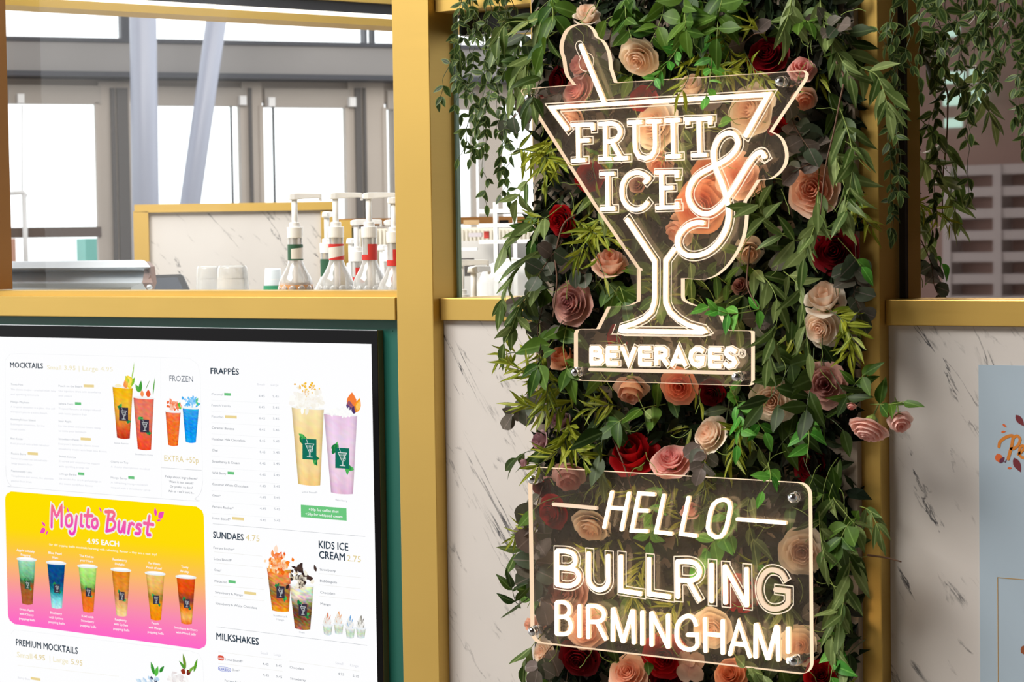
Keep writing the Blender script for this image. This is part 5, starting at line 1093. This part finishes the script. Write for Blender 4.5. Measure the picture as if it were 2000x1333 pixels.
RS = [
 (1145, 32, 62, 'cream', 'cream rose half hidden by leaves above the round top of the cocktail sign', 'bud', -.10, (.3, 1.2)),
 (1135, 130, 58, 'pink', 'pink rose behind the straw of the cocktail sign', 'bud', -.11, (-.6, .2)),
 (1128, 178, 66, 'pink', 'pink rosebud behind the upper left corner of the cocktail glass rim', 'full', -.11, (-.4, .3)),
 (1117, 228, 58, 'peach', 'peach rose just left of the glowing letter F', 'bud', -.11, (-.2, -1.0)),
 (1092, 160, 56, 'deepred', 'dark red rose left of the straw, in shade under leaves', 'full', -.08, (-.5, 0)),
 (1248, 112, 76, 'cream', 'cream peach rose under the leaves right of the sign straw', 'full', -.11, (-.1, -.7)),
 (1500, 108, 78, 'deepred', 'deep red rose above the right end of the glass rim', 'full', -.10, (.0, .4)),
 (1566, 138, 64, 'pink', 'pale pink rose at the upper right corner of the cocktail sign', 'bud', -.10, (.3, .6)),
 (1572, 192, 58, 'peach', 'peach rosebud right of the upper right steel cap', 'bud', -.10, (.3, -.8)),
 (1282, 245, 92, 'cream', 'big cream rose behind the letter U', 'full', -.10, (-.3, .2)),
 (1352, 172, 64, 'cream', 'pale rose behind the rim above the letter T', 'bud', -.10, (0, 1)),
 (1468, 215, 96, 'cream', 'big cream rose inside the right end of the glass rim', 'full', -.10, (-.3, .1)),
 (1290, 318, 62, 'peach', 'peach rose behind the sign below the letter U', 'bud', -.10, (0, -.6)),
 (1380, 335, 56, 'orange', 'small orange rose at the top loop of the ampersand', 'full', -.10, (.1, .4)),
 (1368, 405, 96, 'orange', 'large orange rose behind the left loop of the ampersand', 'full', -.11, (0, -.1)),
 (1446, 345, 88, 'peach', 'peach pink rose behind the right arm of the ampersand', 'ruffled', -.10, (.2, .3)),
 (1590, 372, 96, 'peach', 'peach garden rose right of the ampersand below dark leaves', 'full', -.10, (-.1, .1)),
 (1097, 432, 60, 'red', 'red rose left of the narrowing glass among olive leaves', 'full', -.09, (-.3, -.2)),
 (1152, 345, 56, 'red', 'red rose behind the left edge of the glass beside the letter I', 'full', -.10, (0, 0)),
 (1256, 192, 52, 'red', 'red rose behind the middle of the glass rim', 'full', -.09, (0, .4)),
 (1118, 592, 84, 'dusty', 'dusty pink rose with dark heart left of the glass stem', 'full', -.11, (-.25, .05)),
 (1192, 518, 84, 'peach', 'peach rosebud left of the narrow glass waist', 'bud', -.10, (.3, 1.3)),
 (1330, 450, 72, 'peach', 'pink peach rose below the large orange one', 'bud', -.09, (-.6, -.5)),
 (1462, 490, 66, 'cream', 'cream pink rose behind the lower right curve of the sign', 'bud', -.09, (.5, -.5)),
 (1447, 560, 42, 'dusty', 'small dusty pink bud below the curve of the ampersand', 'bud', -.09, (0, .3)),
 (1632, 492, 86, 'deepred', 'dark red rose beside the right brass edge', 'full', -.08, (0, .1)),
 (1610, 588, 92, 'cream', 'cream rose above the spiky leaves at the right of the wall', 'bud', -.10, (.1, .9)),
 (1606, 640, 76, 'cream', 'half hidden cream rose directly below the other cream rose', 'full', -.09, (-.3, -.2)),
 (1510, 782, 84, 'cream', 'cream rose with pink heart right of the lower sign plate corner', 'full', -.11, (0, -.1)),
 (1612, 752, 80, 'dusty', 'dusty red ruffled rose near the right brass edge', 'ruffled', -.11, (.1, .1)),
 (1697, 838, 76, 'blush', 'pink rose hanging over the right brass edge', 'full', -.13, (-.4, -1.6)),
 (1758, 822, 56, 'blush', 'small pink rose hanging furthest right over the marble', 'bud', -.13, (.5, -1.1)),
 (1663, 793, 22, 'pink', 'tiny closed pink bud above the hanging pink rose', 'bud', -.13, (0, -1.2)),
 (1328, 755, 66, 'coral', 'coral ruffled rose under the underline of the cocktail sign', 'ruffled', -.12, (0, -.2)),
 (1232, 758, 78, 'peach', 'peach rose left of the coral ruffled one', 'bud', -.11, (.2, -1.2)),
 (1388, 850, 74, 'cream', 'cream yellow rose between the two signs', 'full', -.11, (-.5, .4)),
 (1238, 890, 108, 'red', 'largest bright red rose above the HELLO sign', 'bud', -.11, (0, .8)),
 (1312, 902, 78, 'pink', 'pink rose resting on the top edge of the HELLO sign', 'full', -.125, (0, 1.0)),
 (1112, 928, 76, 'pink', 'pale pink rose at the upper left corner of the HELLO sign', 'bud', -.11, (.2, -1.0)),
 (1058, 862, 50, 'mauve', 'pale mauve bud under spiky leaves at the left edge', 'bud', -.11, (-.8, .2)),
 (1095, 825, 50, 'mauve', 'mauve rose half hidden in the spiky leaves', 'bud', -.09, (-.3, .8)),
 (1024, 905, 24, 'mauve', 'tiny mauve bud reaching over the left marble', 'bud', -.12, (-1.6, .1)),
 (1080, 1000, 66, 'red', 'red rose behind the left dash of the HELLO sign', 'full', -.10, (-.4, -.2)),
 (1155, 1028, 76, 'cream', 'cream rose behind the sign left of the letter H', 'full', -.09, (-.1, -.8)),
 (1567, 1078, 86, 'cream', 'cream rose behind the right end of the HELLO sign', 'full', -.10, (.2, -.1)),
 (1350, 1000, 46, 'pink', 'small pink bud behind the last letter L', 'bud', -.10, (0, 1.1)),
 (1108, 1162, 86, 'dusty', 'dusty pink rose between the two B letters', 'full', -.10, (-.2, .3)),
 (1146, 1228, 78, 'peach', 'peach rose behind the first letters of the bottom word', 'full', -.105, (0, .1)),
 (1042, 1222, 44, 'peach', 'small peach bud at the lower left edge of the HELLO sign', 'bud', -.10, (-.8, 0)),
 (1300, 1282, 88, 'red', 'bright red rose under the bottom edge of the HELLO sign', 'full', -.12, (0, -.1)),
 (1132, 1286, 76, 'deepred', 'dark red rose under the lower left of the HELLO sign', 'full', -.10, (0, -.4)),
 (1228, 1318, 76, 'peach', 'peach rose at the bottom of the picture left of the red rose', 'full', -.12, (0, .6)),
 (1428, 1320, 66, 'orange', 'orange rose at the bottom under the letter A', 'full', -.12, (-.1, .5)),
 (1392, 1228, 74, 'cream', 'yellowish cream rose behind the letter H of the bottom word', 'full', -.10, (0, -.2)),
 (1562, 1262, 76, 'cream', 'cream rose behind the lower right steel cap', 'full', -.10, (.1, .1)),
 (1605, 1322, 66, 'red', 'red rose at the bottom right corner of the flower wall', 'full', -.11, (.1, .5)),
 (1448, 1160, 70, 'red', 'red rose behind the last letters I and N', 'full', -.08, (0, 0)),
 (1100, 702, 66, 'orange', 'orange peach rose left of the word BEVERAGES plate', 'bud', -.09, (-.2, .9)),
 (1585, 912, 66, 'deepred', 'dark red rose right of the HELLO sign top corner', 'full', -.07, (0, 0)),
 (1390, 768, 52, 'deepred', 'dark red rose under the right end of the sign underline', 'full', -.08, (0, -.3)),
 (1062, 1276, 52, 'cream', 'pale cream rose under the lower left sign corner', 'full', -.10, (-.5, .2)),
 (1520, 250, 40, 'red', 'small red rose beside the notch right of the ampersand', 'full', -.08, (.2, 0)),
 (1206, 660, 50, 'red', 'small red rose left of the glowing glass foot', 'full', -.07, (-.4, 0)),
 (1300, 1330, 70, 'deepred', 'dark red rose at the bottom centre below the bright red one', 'full', -.09, (0, .3)),
 (1245, 360, 40, 'dusty', 'small dusty rose behind the letter C', 'bud', -.09, (0, .2)),
 (1060, 950, 40, 'deepred', 'dark red rose behind the upper left steel cap', 'full', -.07, (0, 0))]
ROSEC += [(q[0]+q[2]*.0, q[1], q[2]*.5) for q in RS if not q[3] in ('mauve',)]
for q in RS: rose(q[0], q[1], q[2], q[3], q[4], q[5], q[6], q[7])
# small hydrangea-like dusty flower near the bottom
hq = at(1350, 1302, -.12); hy = thing('dusty_flower', tuple(hq), 'flat dusty pink four petalled flower under the bottom sign edge', 'flower')
for i, (dx, dz, s_, a) in enumerate(((-.018, .012, .034, 2.4), (.016, .016, .034, .7), (-.012, -.018, .036, 4.0), (.022, -.014, .034, 5.6), (.004, .002, .020, 1.2))):
    o = bpy.data.objects.new('petal', leafmesh('petal_round', .95, petalmat('dusty_round_petal', S(170, 110, 100), S(190, 160, 140)), round_=True, bend=.1)); COL.objects.link(o); o.parent = hy
    d = Vector((math.cos(a), 0, math.sin(a))); n_ = Vector((0, -1, 0)); sd = n_.cross(d); Mx = Matrix((d*s_, sd*s_, n_*s_)).transposed().to_4x4(); Mx.translation = Vector((0, -.002*i, 0)); o.matrix_local = Mx
# ---- hand placed sprays: species, pixel path, depths, label
def pp(pts, y0, y1): n = len(pts)-1; return [tuple(at(x, y, y0+(y1-y0)*(i/n)**.7)) for i, (x, y) in enumerate(pts)]
SP = [
 ('bright', [(1330, 40), (1325, 90), (1290, 140), (1262, 175)], -.10, -.190, 'bright green spray hanging over the top rim of the cocktail sign, left of two', .8),
 ('bright', [(1385, 50), (1390, 110), (1385, 165), (1378, 190)], -.10, -.190, 'bright green spray hanging over the top rim of the cocktail sign, right of two', .8),
 ('dark', [(1062, 135), (1050, 170), (1034, 205)], -.15, -.205, 'dark pointed leaves over the upper left corner of the cocktail sign', .9),
 ('laurel', [(1335, -20), (1338, 30), (1340, 60)], -.10, -.17, 'broad green laurel spray at the top centre of the flower wall', 1.1),
 ('laurel', [(1300, -10), (1290, 40), (1270, 85)], -.10, -.16, 'green laurel spray left of the broad one at the top centre', 1.0),
 ('laurel', [(1420, -30), (1405, 20), (1400, 75)], -.10, -.17, 'green laurel spray right of the broad one at the top centre', 1.1),
 ('laurel', [(1225, -20), (1222, 30), (1235, 80)], -.10, -.16, 'green laurel spray above the cream peach rose', 1.0),
 ('willow', [(1550, -30), (1540, 30), (1520, 80)], -.11, -.17, 'pale willow spray above the deep red rose', 1.0),
 ('willow', [(1600, -20), (1610, 50), (1640, 110), (1660, 150)], -.11, -.17, 'grey green willow spray at the top right beside the brass', 1.0),
 ('willow', [(1640, 90), (1680, 130), (1715, 150), (1735, 210)], -.10, -.16, 'willow spray arching over the brass edge at the upper right', 1.1),
 ('willow', [(1640, 210), (1660, 270), (1665, 330), (1650, 420)], -.10, -.17, 'hanging willow spray at the right edge, upper of the long ones', 1.1),
 ('willow', [(1620, 270), (1640, 330), (1655, 400), (1640, 450)], -.10, -.18, 'long hanging willow spray beside the peach garden rose', 1.15),
 ('willow', [(1585, 430), (1560, 470), (1505, 440), (1480, 400)], -.10, -.205, 'pale green willow spray in front of the right edge of the ampersand', 1.15),
 ('willow', [(1600, 330), (1595, 420), (1585, 460), (1570, 505)], -.10, -.20, 'pale willow twig hanging from a long brown stem at right centre', 1.1),
 ('willow', [(1460, 520), (1500, 550), (1520, 600), (1510, 660), (1500, 700)], -.10, -.19, 'blue green willow spray curving down right of the glass stem', 1.05),
 ('willow', [(1530, 530), (1560, 560), (1570, 620), (1580, 690)], -.10, -.18, 'thin willow spray over the two cream roses', .95),
 ('bright', [(1500, 600), (1460, 610), (1420, 612), (1385, 600)], -.12, -.20, 'bright leaves crossing the sign edge right of the glass stem', .95),
 ('dark', [(1590, 680), (1585, 740), (1575, 800)], -.11, -.18, 'dark long leaved spray over the dusty red rose', 1.1),
 ('dark', [(1560, 690), (1530, 740), (1520, 790)], -.11, -.16, 'dark leaves above the cream rose with pink heart', 1.0),
 ('dark', [(1500, 640), (1505, 700), (1515, 760), (1490, 790)], -.11, -.17, 'dark green spray hanging right of the BEVERAGES plate', 1.1),
 ('spiky', [(1640, 600), (1655, 650), (1660, 690)], -.10, -.17, 'dark spiky bamboo leaved spray below the cream roses', 1.2),
 ('spiky', [(1600, 600), (1640, 620), (1670, 670)], -.10, -.17, 'second spiky spray beside the right brass edge', 1.1),
 ('bright', [(1420, 745), (1440, 790), (1445, 840), (1440, 870)], -.11, -.18, 'fresh green spray hanging below the right steel cap', .9),
 ('bright', [(1570, 800), (1580, 850), (1575, 905)], -.11, -.18, 'fresh green spray above the right corner of the HELLO sign', 1.0),
 ('bright', [(1500, 905), (1505, 935), (1490, 960)], -.15, -.20, 'fresh green twig hanging over the top edge above the right dash', .85),
 ('round', [(1360, 860), (1380, 890), (1370, 915)], -.12, -.175, 'blue green leaves over the pink rose on the sign edge', .9),
 ('spiky', [(1010, 290), (1050, 300), (1090, 320)], -.09, -.16, 'olive spiky spray left of the glowing letter F', 1.25),
 ('spiky', [(1090, 260), (1070, 300), (1065, 350)], -.09, -.16, 'olive spiky spray hanging beside the left slope of the glass', 1.2),
 ('spiky', [(1180, 420), (1150, 460), (1130, 500)], -.09, -.155, 'olive spiky spray above the dusty pink rose', 1.2),
 ('spiky', [(1110, 420), (1160, 455), (1200, 470)], -.09, -.15, 'olive spiky spray pointing at the glass waist', 1.1),
 ('spiky', [(1140, 470), (1165, 500), (1180, 540)], -.09, -.15, 'olive spiky spray over the peach rosebud', 1.1),
 ('spiky', [(1360, 100), (1390, 130), (1430, 140)], -.09, -.15, 'yellow spiky spray above the middle of the glass rim', 1.2),
 ('spiky', [(1335, 120), (1345, 150), (1330, 180)], -.11, -.185, 'yellow spiky tuft crossing the glass rim', 1.1),
 ('spiky', [(1450, 90), (1470, 130), (1500, 160)], -.09, -.16, 'olive spiky spray beside the deep red rose', 1.1),
 ('spiky', [(1120, 760), (1060, 740), (1000, 715)], -.09, -.18, 'long olive spiky spray reaching left over the marble, upper', 1.25),
 ('spiky', [(1130, 780), (1070, 800), (1020, 790)], -.09, -.17, 'olive spiky spray reaching left over the marble, middle', 1.25),
 ('spiky', [(1110, 810), (1115, 860), (1140, 900)], -.10, -.18, 'olive spiky spray hanging over the upper left sign corner', 1.3),
 ('spiky', [(1120, 830), (1090, 880), (1050, 910)], -.10, -.18, 'olive spiky spray crossing the corner of the HELLO sign', 1.3),
 ('spiky', [(1050, 700), (1070, 750), (1060, 800)], -.09, -.16, 'dark olive spiky spray at the left edge of the flower wall', 1.2),
 ('spiky', [(1220, 800), (1190, 790), (1150, 800)], -.09, -.14, 'thin spiky spray between the two signs', 1.1),
 ('spiky', [(1480, 820), (1440, 850), (1430, 900)], -.09, -.14, 'dark spiky spray right of the cream yellow rose', 1.2),
 ('willow', [(1100, 20), (1040, 40), (990, 45), (970, 80)], -.10, -.16, 'blue green willow spray at the top left of the flowers', 1.1),
 ('willow', [(1090, 60), (1050, 90), (1030, 140), (1040, 190)], -.10, -.17, 'willow spray left of the round top of the cocktail sign', 1.1),
 ('willow', [(1070, 100), (1020, 130), (1000, 180)], -.10, -.16, 'grey green willow spray over the narrow window', 1.0),
 ('laurel', [(1075, -20), (1080, 40), (1060, 90)], -.10, -.17, 'broad green spray at the top left of the flowers', 1.1),
 ('willow', [(1100, 400), (1060, 430), (1010, 450), (985, 480)], -.09, -.17, 'willow spray reaching left over the narrow window', 1.1),
 ('willow', [(1080, 480), (1040, 500), (1000, 540), (980, 590)], -.09, -.17, 'willow spray hanging over the end of the short brass sill', 1.1),
 ('willow', [(1060, 540), (1020, 590), (1000, 640), (985, 670)], -.09, -.17, 'blue green willow spray in front of the short brass sill', 1.0),
 ('laurel', [(1100, 640), (1070, 680), (1050, 720)], -.10, -.17, 'green laurel spray left of the BEVERAGES plate', 1.1),
 ('laurel', [(1110, 620), (1100, 680), (1110, 730)], -.10, -.17, 'green laurel spray beside the left edge of the BEVERAGES plate', 1.1),
 ('round', [(1100, 470), (1070, 510), (1050, 540)], -.09, -.14, 'round grey purple eucalyptus sprig above the dusty rose', 1.0),
 ('round', [(1160, 540), (1130, 530), (1110, 510)], -.09, -.13, 'dark round eucalyptus sprig right above the dusty rose', 1.0),
 ('round', [(1060, 600), (1050, 650), (1060, 690)], -.09, -.13, 'round mauve eucalyptus sprig below the dusty rose', .9),
 ('round', [(1600, 30), (1620, 60), (1640, 50)], -.10, -.17, 'round blue grey eucalyptus sprig at the top right', 1.0),
 ('round', [(1540, 220), (1560, 260), (1580, 290)], -.09, -.14, 'dark round eucalyptus sprig right of the glass rim', 1.1),
 ('round', [(1570, 270), (1590, 310), (1560, 330)], -.09, -.14, 'brownish round eucalyptus sprig above the peach garden rose', 1.1),
 ('round', [(1670, 470), (1672, 520), (1668, 570), (1680, 610)], -.08, -.12, 'pale round leaves lying on the right brass edge', 1.1),
 ('round', [(1060, 950), (1045, 1010), (1050, 1070), (1045, 1130)], -.08, -.13, 'round green leaves behind the left edge of the HELLO sign', 1.3),
 ('round', [(1070, 1090), (1050, 1130), (1060, 1180)], -.08, -.12, 'lower round green leaves behind the left edge of the HELLO sign', 1.3),
 ('dark', [(1030, 1170), (1010, 1180), (1000, 1150)], -.12, -.18, 'dark leaf twig beside the lower left of the HELLO sign', .8),
 ('round', [(1080, 1260), (1060, 1285), (1050, 1310)], -.10, -.15, 'round leaves under the lower left corner of the HELLO sign', 1.2),
 ('willow', [(1640, 1040), (1660, 1090), (1650, 1160), (1640, 1220)], -.09, -.16, 'willow spray hanging right of the HELLO sign, upper', 1.05),
 ('willow', [(1620, 1130), (1640, 1180), (1625, 1240), (1640, 1290)], -.09, -.17, 'willow spray hanging right of the HELLO sign, lower', 1.05),
 ('laurel', [(1690, 1010), (1660, 1020), (1640, 1060)], -.09, -.15, 'green leaves beside the right brass edge below the corner', 1.0),
 ('bright', [(1650, 1250), (1630, 1290), (1620, 1340)], -.12, -.19, 'bright green spray at the bottom right of the flower wall', 1.1),
 ('willow', [(1600, 1000), (1602, 1040), (1610, 1090)], -.11, -.18, 'yellow green curled spray touching the right edge of the HELLO sign', .95),
 ('dark', [(1690, 1250), (1665, 1270), (1640, 1300)], -.09, -.15, 'dark spray by the brass edge at the bottom right', 1.0),
 ('laurel', [(1690, 780), (1665, 760), (1690, 730)], -.10, -.14, 'small laurel twig above the hanging pink roses', .8),
 ('laurel', [(1700, 790), (1740, 790), (1765, 785)], -.12, -.15, 'twig with three leaves reaching over the right marble', .8),
 ('willow', [(1680, 990), (1700, 1000), (1718, 1040)], -.09, -.13, 'thin curved willow twig over the right brass edge', .8),
 ('laurel', [(1200, 580), (1210, 560), (1220, 590)], -.09, -.14, 'pointed bright leaves left of the glass stem', .9),
 ('laurel', [(1300, 790), (1250, 800), (1200, 830)], -.09, -.14, 'olive leaves under the coral ruffled rose', 1.0),
 ('dark', [(1190, 780), (1180, 840), (1170, 890)], -.10, -.17, 'long dark curled leaves left of the largest red rose', 1.2),
 ('bright', [(1440, 1010), (1400, 1050), (1370, 1090)], -.08, -.14, 'fresh leaves behind the HELLO sign right of the letter O', 1.2),
 ('willow', [(1430, 1270), (1450, 1300), (1490, 1320)], -.12, -.18, 'yellow green blades over the orange rose at the bottom', 1.0),
 ('dark', [(1230, 1240), (1250, 1275), (1280, 1310)], -.09, -.15, 'olive drooping leaves left of the bright red rose', 1.0),
]
for i, (s_, pts, y0, y1, lab, sc_) in enumerate(SP):
    spray(s_, pp(pts, y0, y1), lab, None, 100+i, L_=SPEC[s_]['L']*sc_, droop=.6 if s_ == 'willow' else (.25 if s_ == 'bright' else .12))
# bare twigs
for pts, y0, y1, lab in (([(1618, 60), (1628, 110), (1648, 150), (1640, 200), (1628, 260), (1612, 330), (1602, 420)], -.12, -.19, 'long brown twig hanging down the right side of the flower wall'),
                         ([(1465, 480), (1462, 510), (1460, 560), (1480, 600)], -.12, -.16, 'short brown twig right of the ampersand tail'),
                         ([(1125, 420), (1100, 440), (1085, 500), (1088, 550), (1080, 620)], -.11, -.16, 'brown twig over the dusty pink rose'),
                         ([(1195, 850), (1215, 900), (1235, 960)], -.13, -.15, 'brown twig crossing the largest red rose'),
                         ([(1695, 1085), (1730, 1090), (1760, 1098)], -.06, -.09, 'short bare twig over the right brass edge onto the marble')):
    P = smooth_pts3([Vector(p) for p in pp(pts, y0, y1)], 5); o = MB().tube(P, [.0021-.0009*i/len(P) for i in range(len(P))], 6).build('twig', MT['twig'], smooth=True, loc=tuple(P[0])); tag(o, lab, 'twig')
# ---- filling sprays over the whole wall
RF = random.Random(21); ROSEK[0] = 1.25
ZN = {'willow': 'long grey green willow leaves', 'laurel': 'broad pointed green leaves', 'dark': 'dark green long leaves', 'round': 'round grey eucalyptus leaves', 'spiky': 'narrow olive blade leaves', 'bright': 'fresh light green leaves'}
NF = 0
SN = {'willow': 'grey willow leaves', 'laurel': 'broad green leaves', 'dark': 'dark green leaves', 'round': 'round eucalyptus leaves', 'spiky': 'olive blade leaves', 'bright': 'light green leaves'}
USED = set()
def fill_label(s_, px, py):
    best = None
    for q in sorted(RS, key=lambda q: (q[0]-px)**2+(q[1]-py)**2)[:14]:
        if len(q[4].split()) > 11: continue
        dx, dy = px-q[0], py-q[1]; far = math.hypot(dx, dy) > q[2]*1.6
        w_ = ('right of' if dx > 0 else 'left of') if abs(dx) > abs(dy) else ('below' if dy > 0 else 'above')
        lab = '%s %s %s' % (SN[s_], w_, q[4].replace('right brass edge', 'brass edge'))
        if lab not in USED and len(lab.split()) <= 16: USED.add(lab); return lab
        best = best or lab
    return best
rows = 16; cols = 9
for rI in range(rows):
    for cI in range(cols):
        px = 1062+(cI+.5)*(1660-1062)/cols+RF.uniform(-28, 28); py = -30+(rI+.5)*(1390/rows)+RF.uniform(-34, 34)
        zx = 'left' if cI < 3 else ('middle' if cI < 6 else 'right'); zy = 'top' if py < 330 else ('upper middle' if py < 660 else ('lower middle' if py < 1000 else 'bottom'))
        wts = dict(willow=3 if zx != 'middle' else 1.4, laurel=2.4, dark=4 if zx == 'right' else 2.5, round=1.4, spiky=3 if (zx == 'left' or zx == 'middle') else 1.2, bright=.6)
        if py < 160: wts['laurel'] = 5; wts['willow'] = 4
        s_ = RF.choices(list(wts), list(wts.values()))[0]
        a = RF.uniform(-.35, PI+.35) if RF.random() < .25 else RF.uniform(PI, 2*PI)
        if zx == 'left' and cI == 0: a = RF.uniform(PI*.85, PI*1.4)
        if cI == cols-1: a = RF.uniform(-PI*.55, -.1)
        base = at(px, py, -.06); Ln = RF.uniform(.05, .095); d = Vector((math.cos(a), 0, math.sin(a))); y1 = RF.uniform(-.085, -.135)
        P = [base, base+d*Ln*.3+Vector((0, (y1+.06)*.6, 0)), base+d*Ln*.7+Vector((0, (y1+.06)*.95, -.004)), base+d*Ln+Vector((0, y1+.06, -.016))]
        spray(s_, P, fill_label(s_, px, py), 'filling sprays of %s' % ZN[s_], 1000+NF, pairs=True, droop=RF.uniform(0, .5)); NF += 1
# leaves close to the board, gap shade put into their dark colours: nobody could count these
R3 = random.Random(5); dm = MB()
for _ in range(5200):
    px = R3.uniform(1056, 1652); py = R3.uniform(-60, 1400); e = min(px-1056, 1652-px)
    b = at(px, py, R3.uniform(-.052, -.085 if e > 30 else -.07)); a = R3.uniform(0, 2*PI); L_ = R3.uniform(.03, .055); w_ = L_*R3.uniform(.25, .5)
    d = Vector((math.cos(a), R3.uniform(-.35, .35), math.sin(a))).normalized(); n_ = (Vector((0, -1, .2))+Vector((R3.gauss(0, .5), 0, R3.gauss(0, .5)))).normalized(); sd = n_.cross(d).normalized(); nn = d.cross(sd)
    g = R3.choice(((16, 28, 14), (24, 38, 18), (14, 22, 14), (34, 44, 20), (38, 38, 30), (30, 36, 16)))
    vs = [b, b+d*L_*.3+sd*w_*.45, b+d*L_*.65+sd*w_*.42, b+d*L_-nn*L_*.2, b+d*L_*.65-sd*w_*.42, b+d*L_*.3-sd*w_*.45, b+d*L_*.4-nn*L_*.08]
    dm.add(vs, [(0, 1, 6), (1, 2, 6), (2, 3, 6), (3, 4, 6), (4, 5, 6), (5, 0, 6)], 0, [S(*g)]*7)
o = dm.build('foliage', diffuse_attr('under_leaves', .7)); tag(o, 'dense under-layer of small leaves, coloured dark for the shade between sprays', 'foliage', None, 'stuff')
# thin pale tendrils
tn = MB(); R4 = random.Random(9)
for _ in range(170):
    px = R4.uniform(1050, 1670); py = R4.uniform(-20, 1340); b = at(px, py, R4.uniform(-.10, -.145)); a = R4.uniform(PI, 2*PI); P = [b]
    for k in range(4): a += R4.uniform(-.7, .7); b = b+Vector((math.cos(a), R4.uniform(-.2, .2), math.sin(a)))*.012; P.append(b)
    tn.tube(smooth_pts3(P, 3), .0007, 4, caps=False)
tag(tn.build('tendrils', MT['stem']), 'thin yellow green tendrils among the leaves', 'foliage', None, 'stuff')
# ---- hanging variegated vines
VN = [([(900, -60), (905, 60), (895, 160), (905, 270)], 'left'), ([(925, -60), (930, 40), (915, 120), (935, 200), (925, 300)], 'left'), ([(950, -60), (945, 60), (955, 170), (945, 260), (950, 400)], 'left'), ([(975, -60), (980, 40), (970, 130), (985, 220), (975, 330)], 'left'),
      ([(1000, -60), (1005, 60), (995, 150), (1005, 250)], 'left'), ([(910, 70), (885, 100), (872, 130), (858, 195)], 'left'), ([(930, 20), (960, 110), (920, 190), (930, 250)], 'left'), ([(990, 200), (985, 280), (990, 350), (995, 390)], 'left'), ([(920, 230), (905, 280), (895, 310)], 'left'), ([(960, 10), (1010, 60), (1030, 130)], 'left'),
      ([(1740, -60), (1742, 40), (1748, 120), (1742, 200), (1748, 300), (1744, 420), (1742, 460)], 'right'), ([(1738, 60), (1760, 190), (1752, 280), (1758, 380)], 'right'), ([(1770, -60), (1780, 40), (1775, 100), (1795, 150)], 'right'), ([(1790, -60), (1800, 50), (1792, 130), (1798, 180)], 'right'), ([(1820, -60), (1815, 20), (1850, 70), (1840, 130)], 'right'),
      ([(1850, -60), (1860, 40), (1880, 90), (1870, 140)], 'right'), ([(1890, -60), (1905, 20), (1900, 90), (1905, 160), (1895, 260)], 'right'), ([(1920, -60), (1915, 60), (1935, 110), (1905, 180)], 'right'), ([(1950, -60), (1945, 40), (1955, 110), (1950, 160)], 'right'), ([(1975, -60), (1970, 60), (1985, 140), (1980, 230)], 'right'), ([(2005, -60), (2000, 80), (2005, 180), (2000, 290)], 'right'),
      ([(1760, -30), (1830, 10), (1850, -20)], 'right'), ([(1840, -60), (1835, 30), (1870, 40), (1900, 70)], 'right'), ([(1725, 40), (1735, 90), (1715, 60)], 'right'), ([(1960, 0), (1985, 90), (2010, 110)], 'right')]
def wob(pts, y):
    P = [at(a, b_, y) for a, b_ in pts]; out = []
    for i in range(len(P)-1):
        n = max(1, int((P[i+1]-P[i]).length/.022))
        for k in range(n): out.append(P[i].lerp(P[i+1], k/n)+Vector((R4.gauss(0, .0035), R4.gauss(0, .006), R4.gauss(0, .001))))
    return out+[P[-1]]
VN.sort(key=lambda q: q[0][0][0])
ORD = ['first', 'second', 'third', 'fourth', 'fifth', 'sixth', 'seventh', 'eighth', 'ninth', 'tenth', 'eleventh', 'twelfth', 'thirteenth', 'fourteenth', 'fifteenth']
CN = {'left': 0, 'right': 0}; WHERE = {'left': 'over the narrow window', 'right': 'in front of the dark window'}
for i, (pts, side) in enumerate(VN):
    y = -.03-.03*(i % 3); od = ORD[CN[side]]; CN[side] += 1
    spray('vine', wob(pts, y), '%s variegated vine from the left %s' % (od, WHERE[side]), 'trailing vines at the %s' % side, 500+i, name='trailing_vine', cat='vine', stemr=.0009, droop=.35, L_=.029)
    if side == 'left' or i % 4 == 0: spray('vine', wob([(a+R4.uniform(-16, 16), b_+30) for a, b_ in pts[:-1]], y-.012), 'short strand tangled with the %s variegated vine %s' % (od, WHERE[side]), 'trailing vines at the %s' % side, 700+i, name='trailing_vine', cat='vine', stemr=.0008, droop=.35, L_=.026)
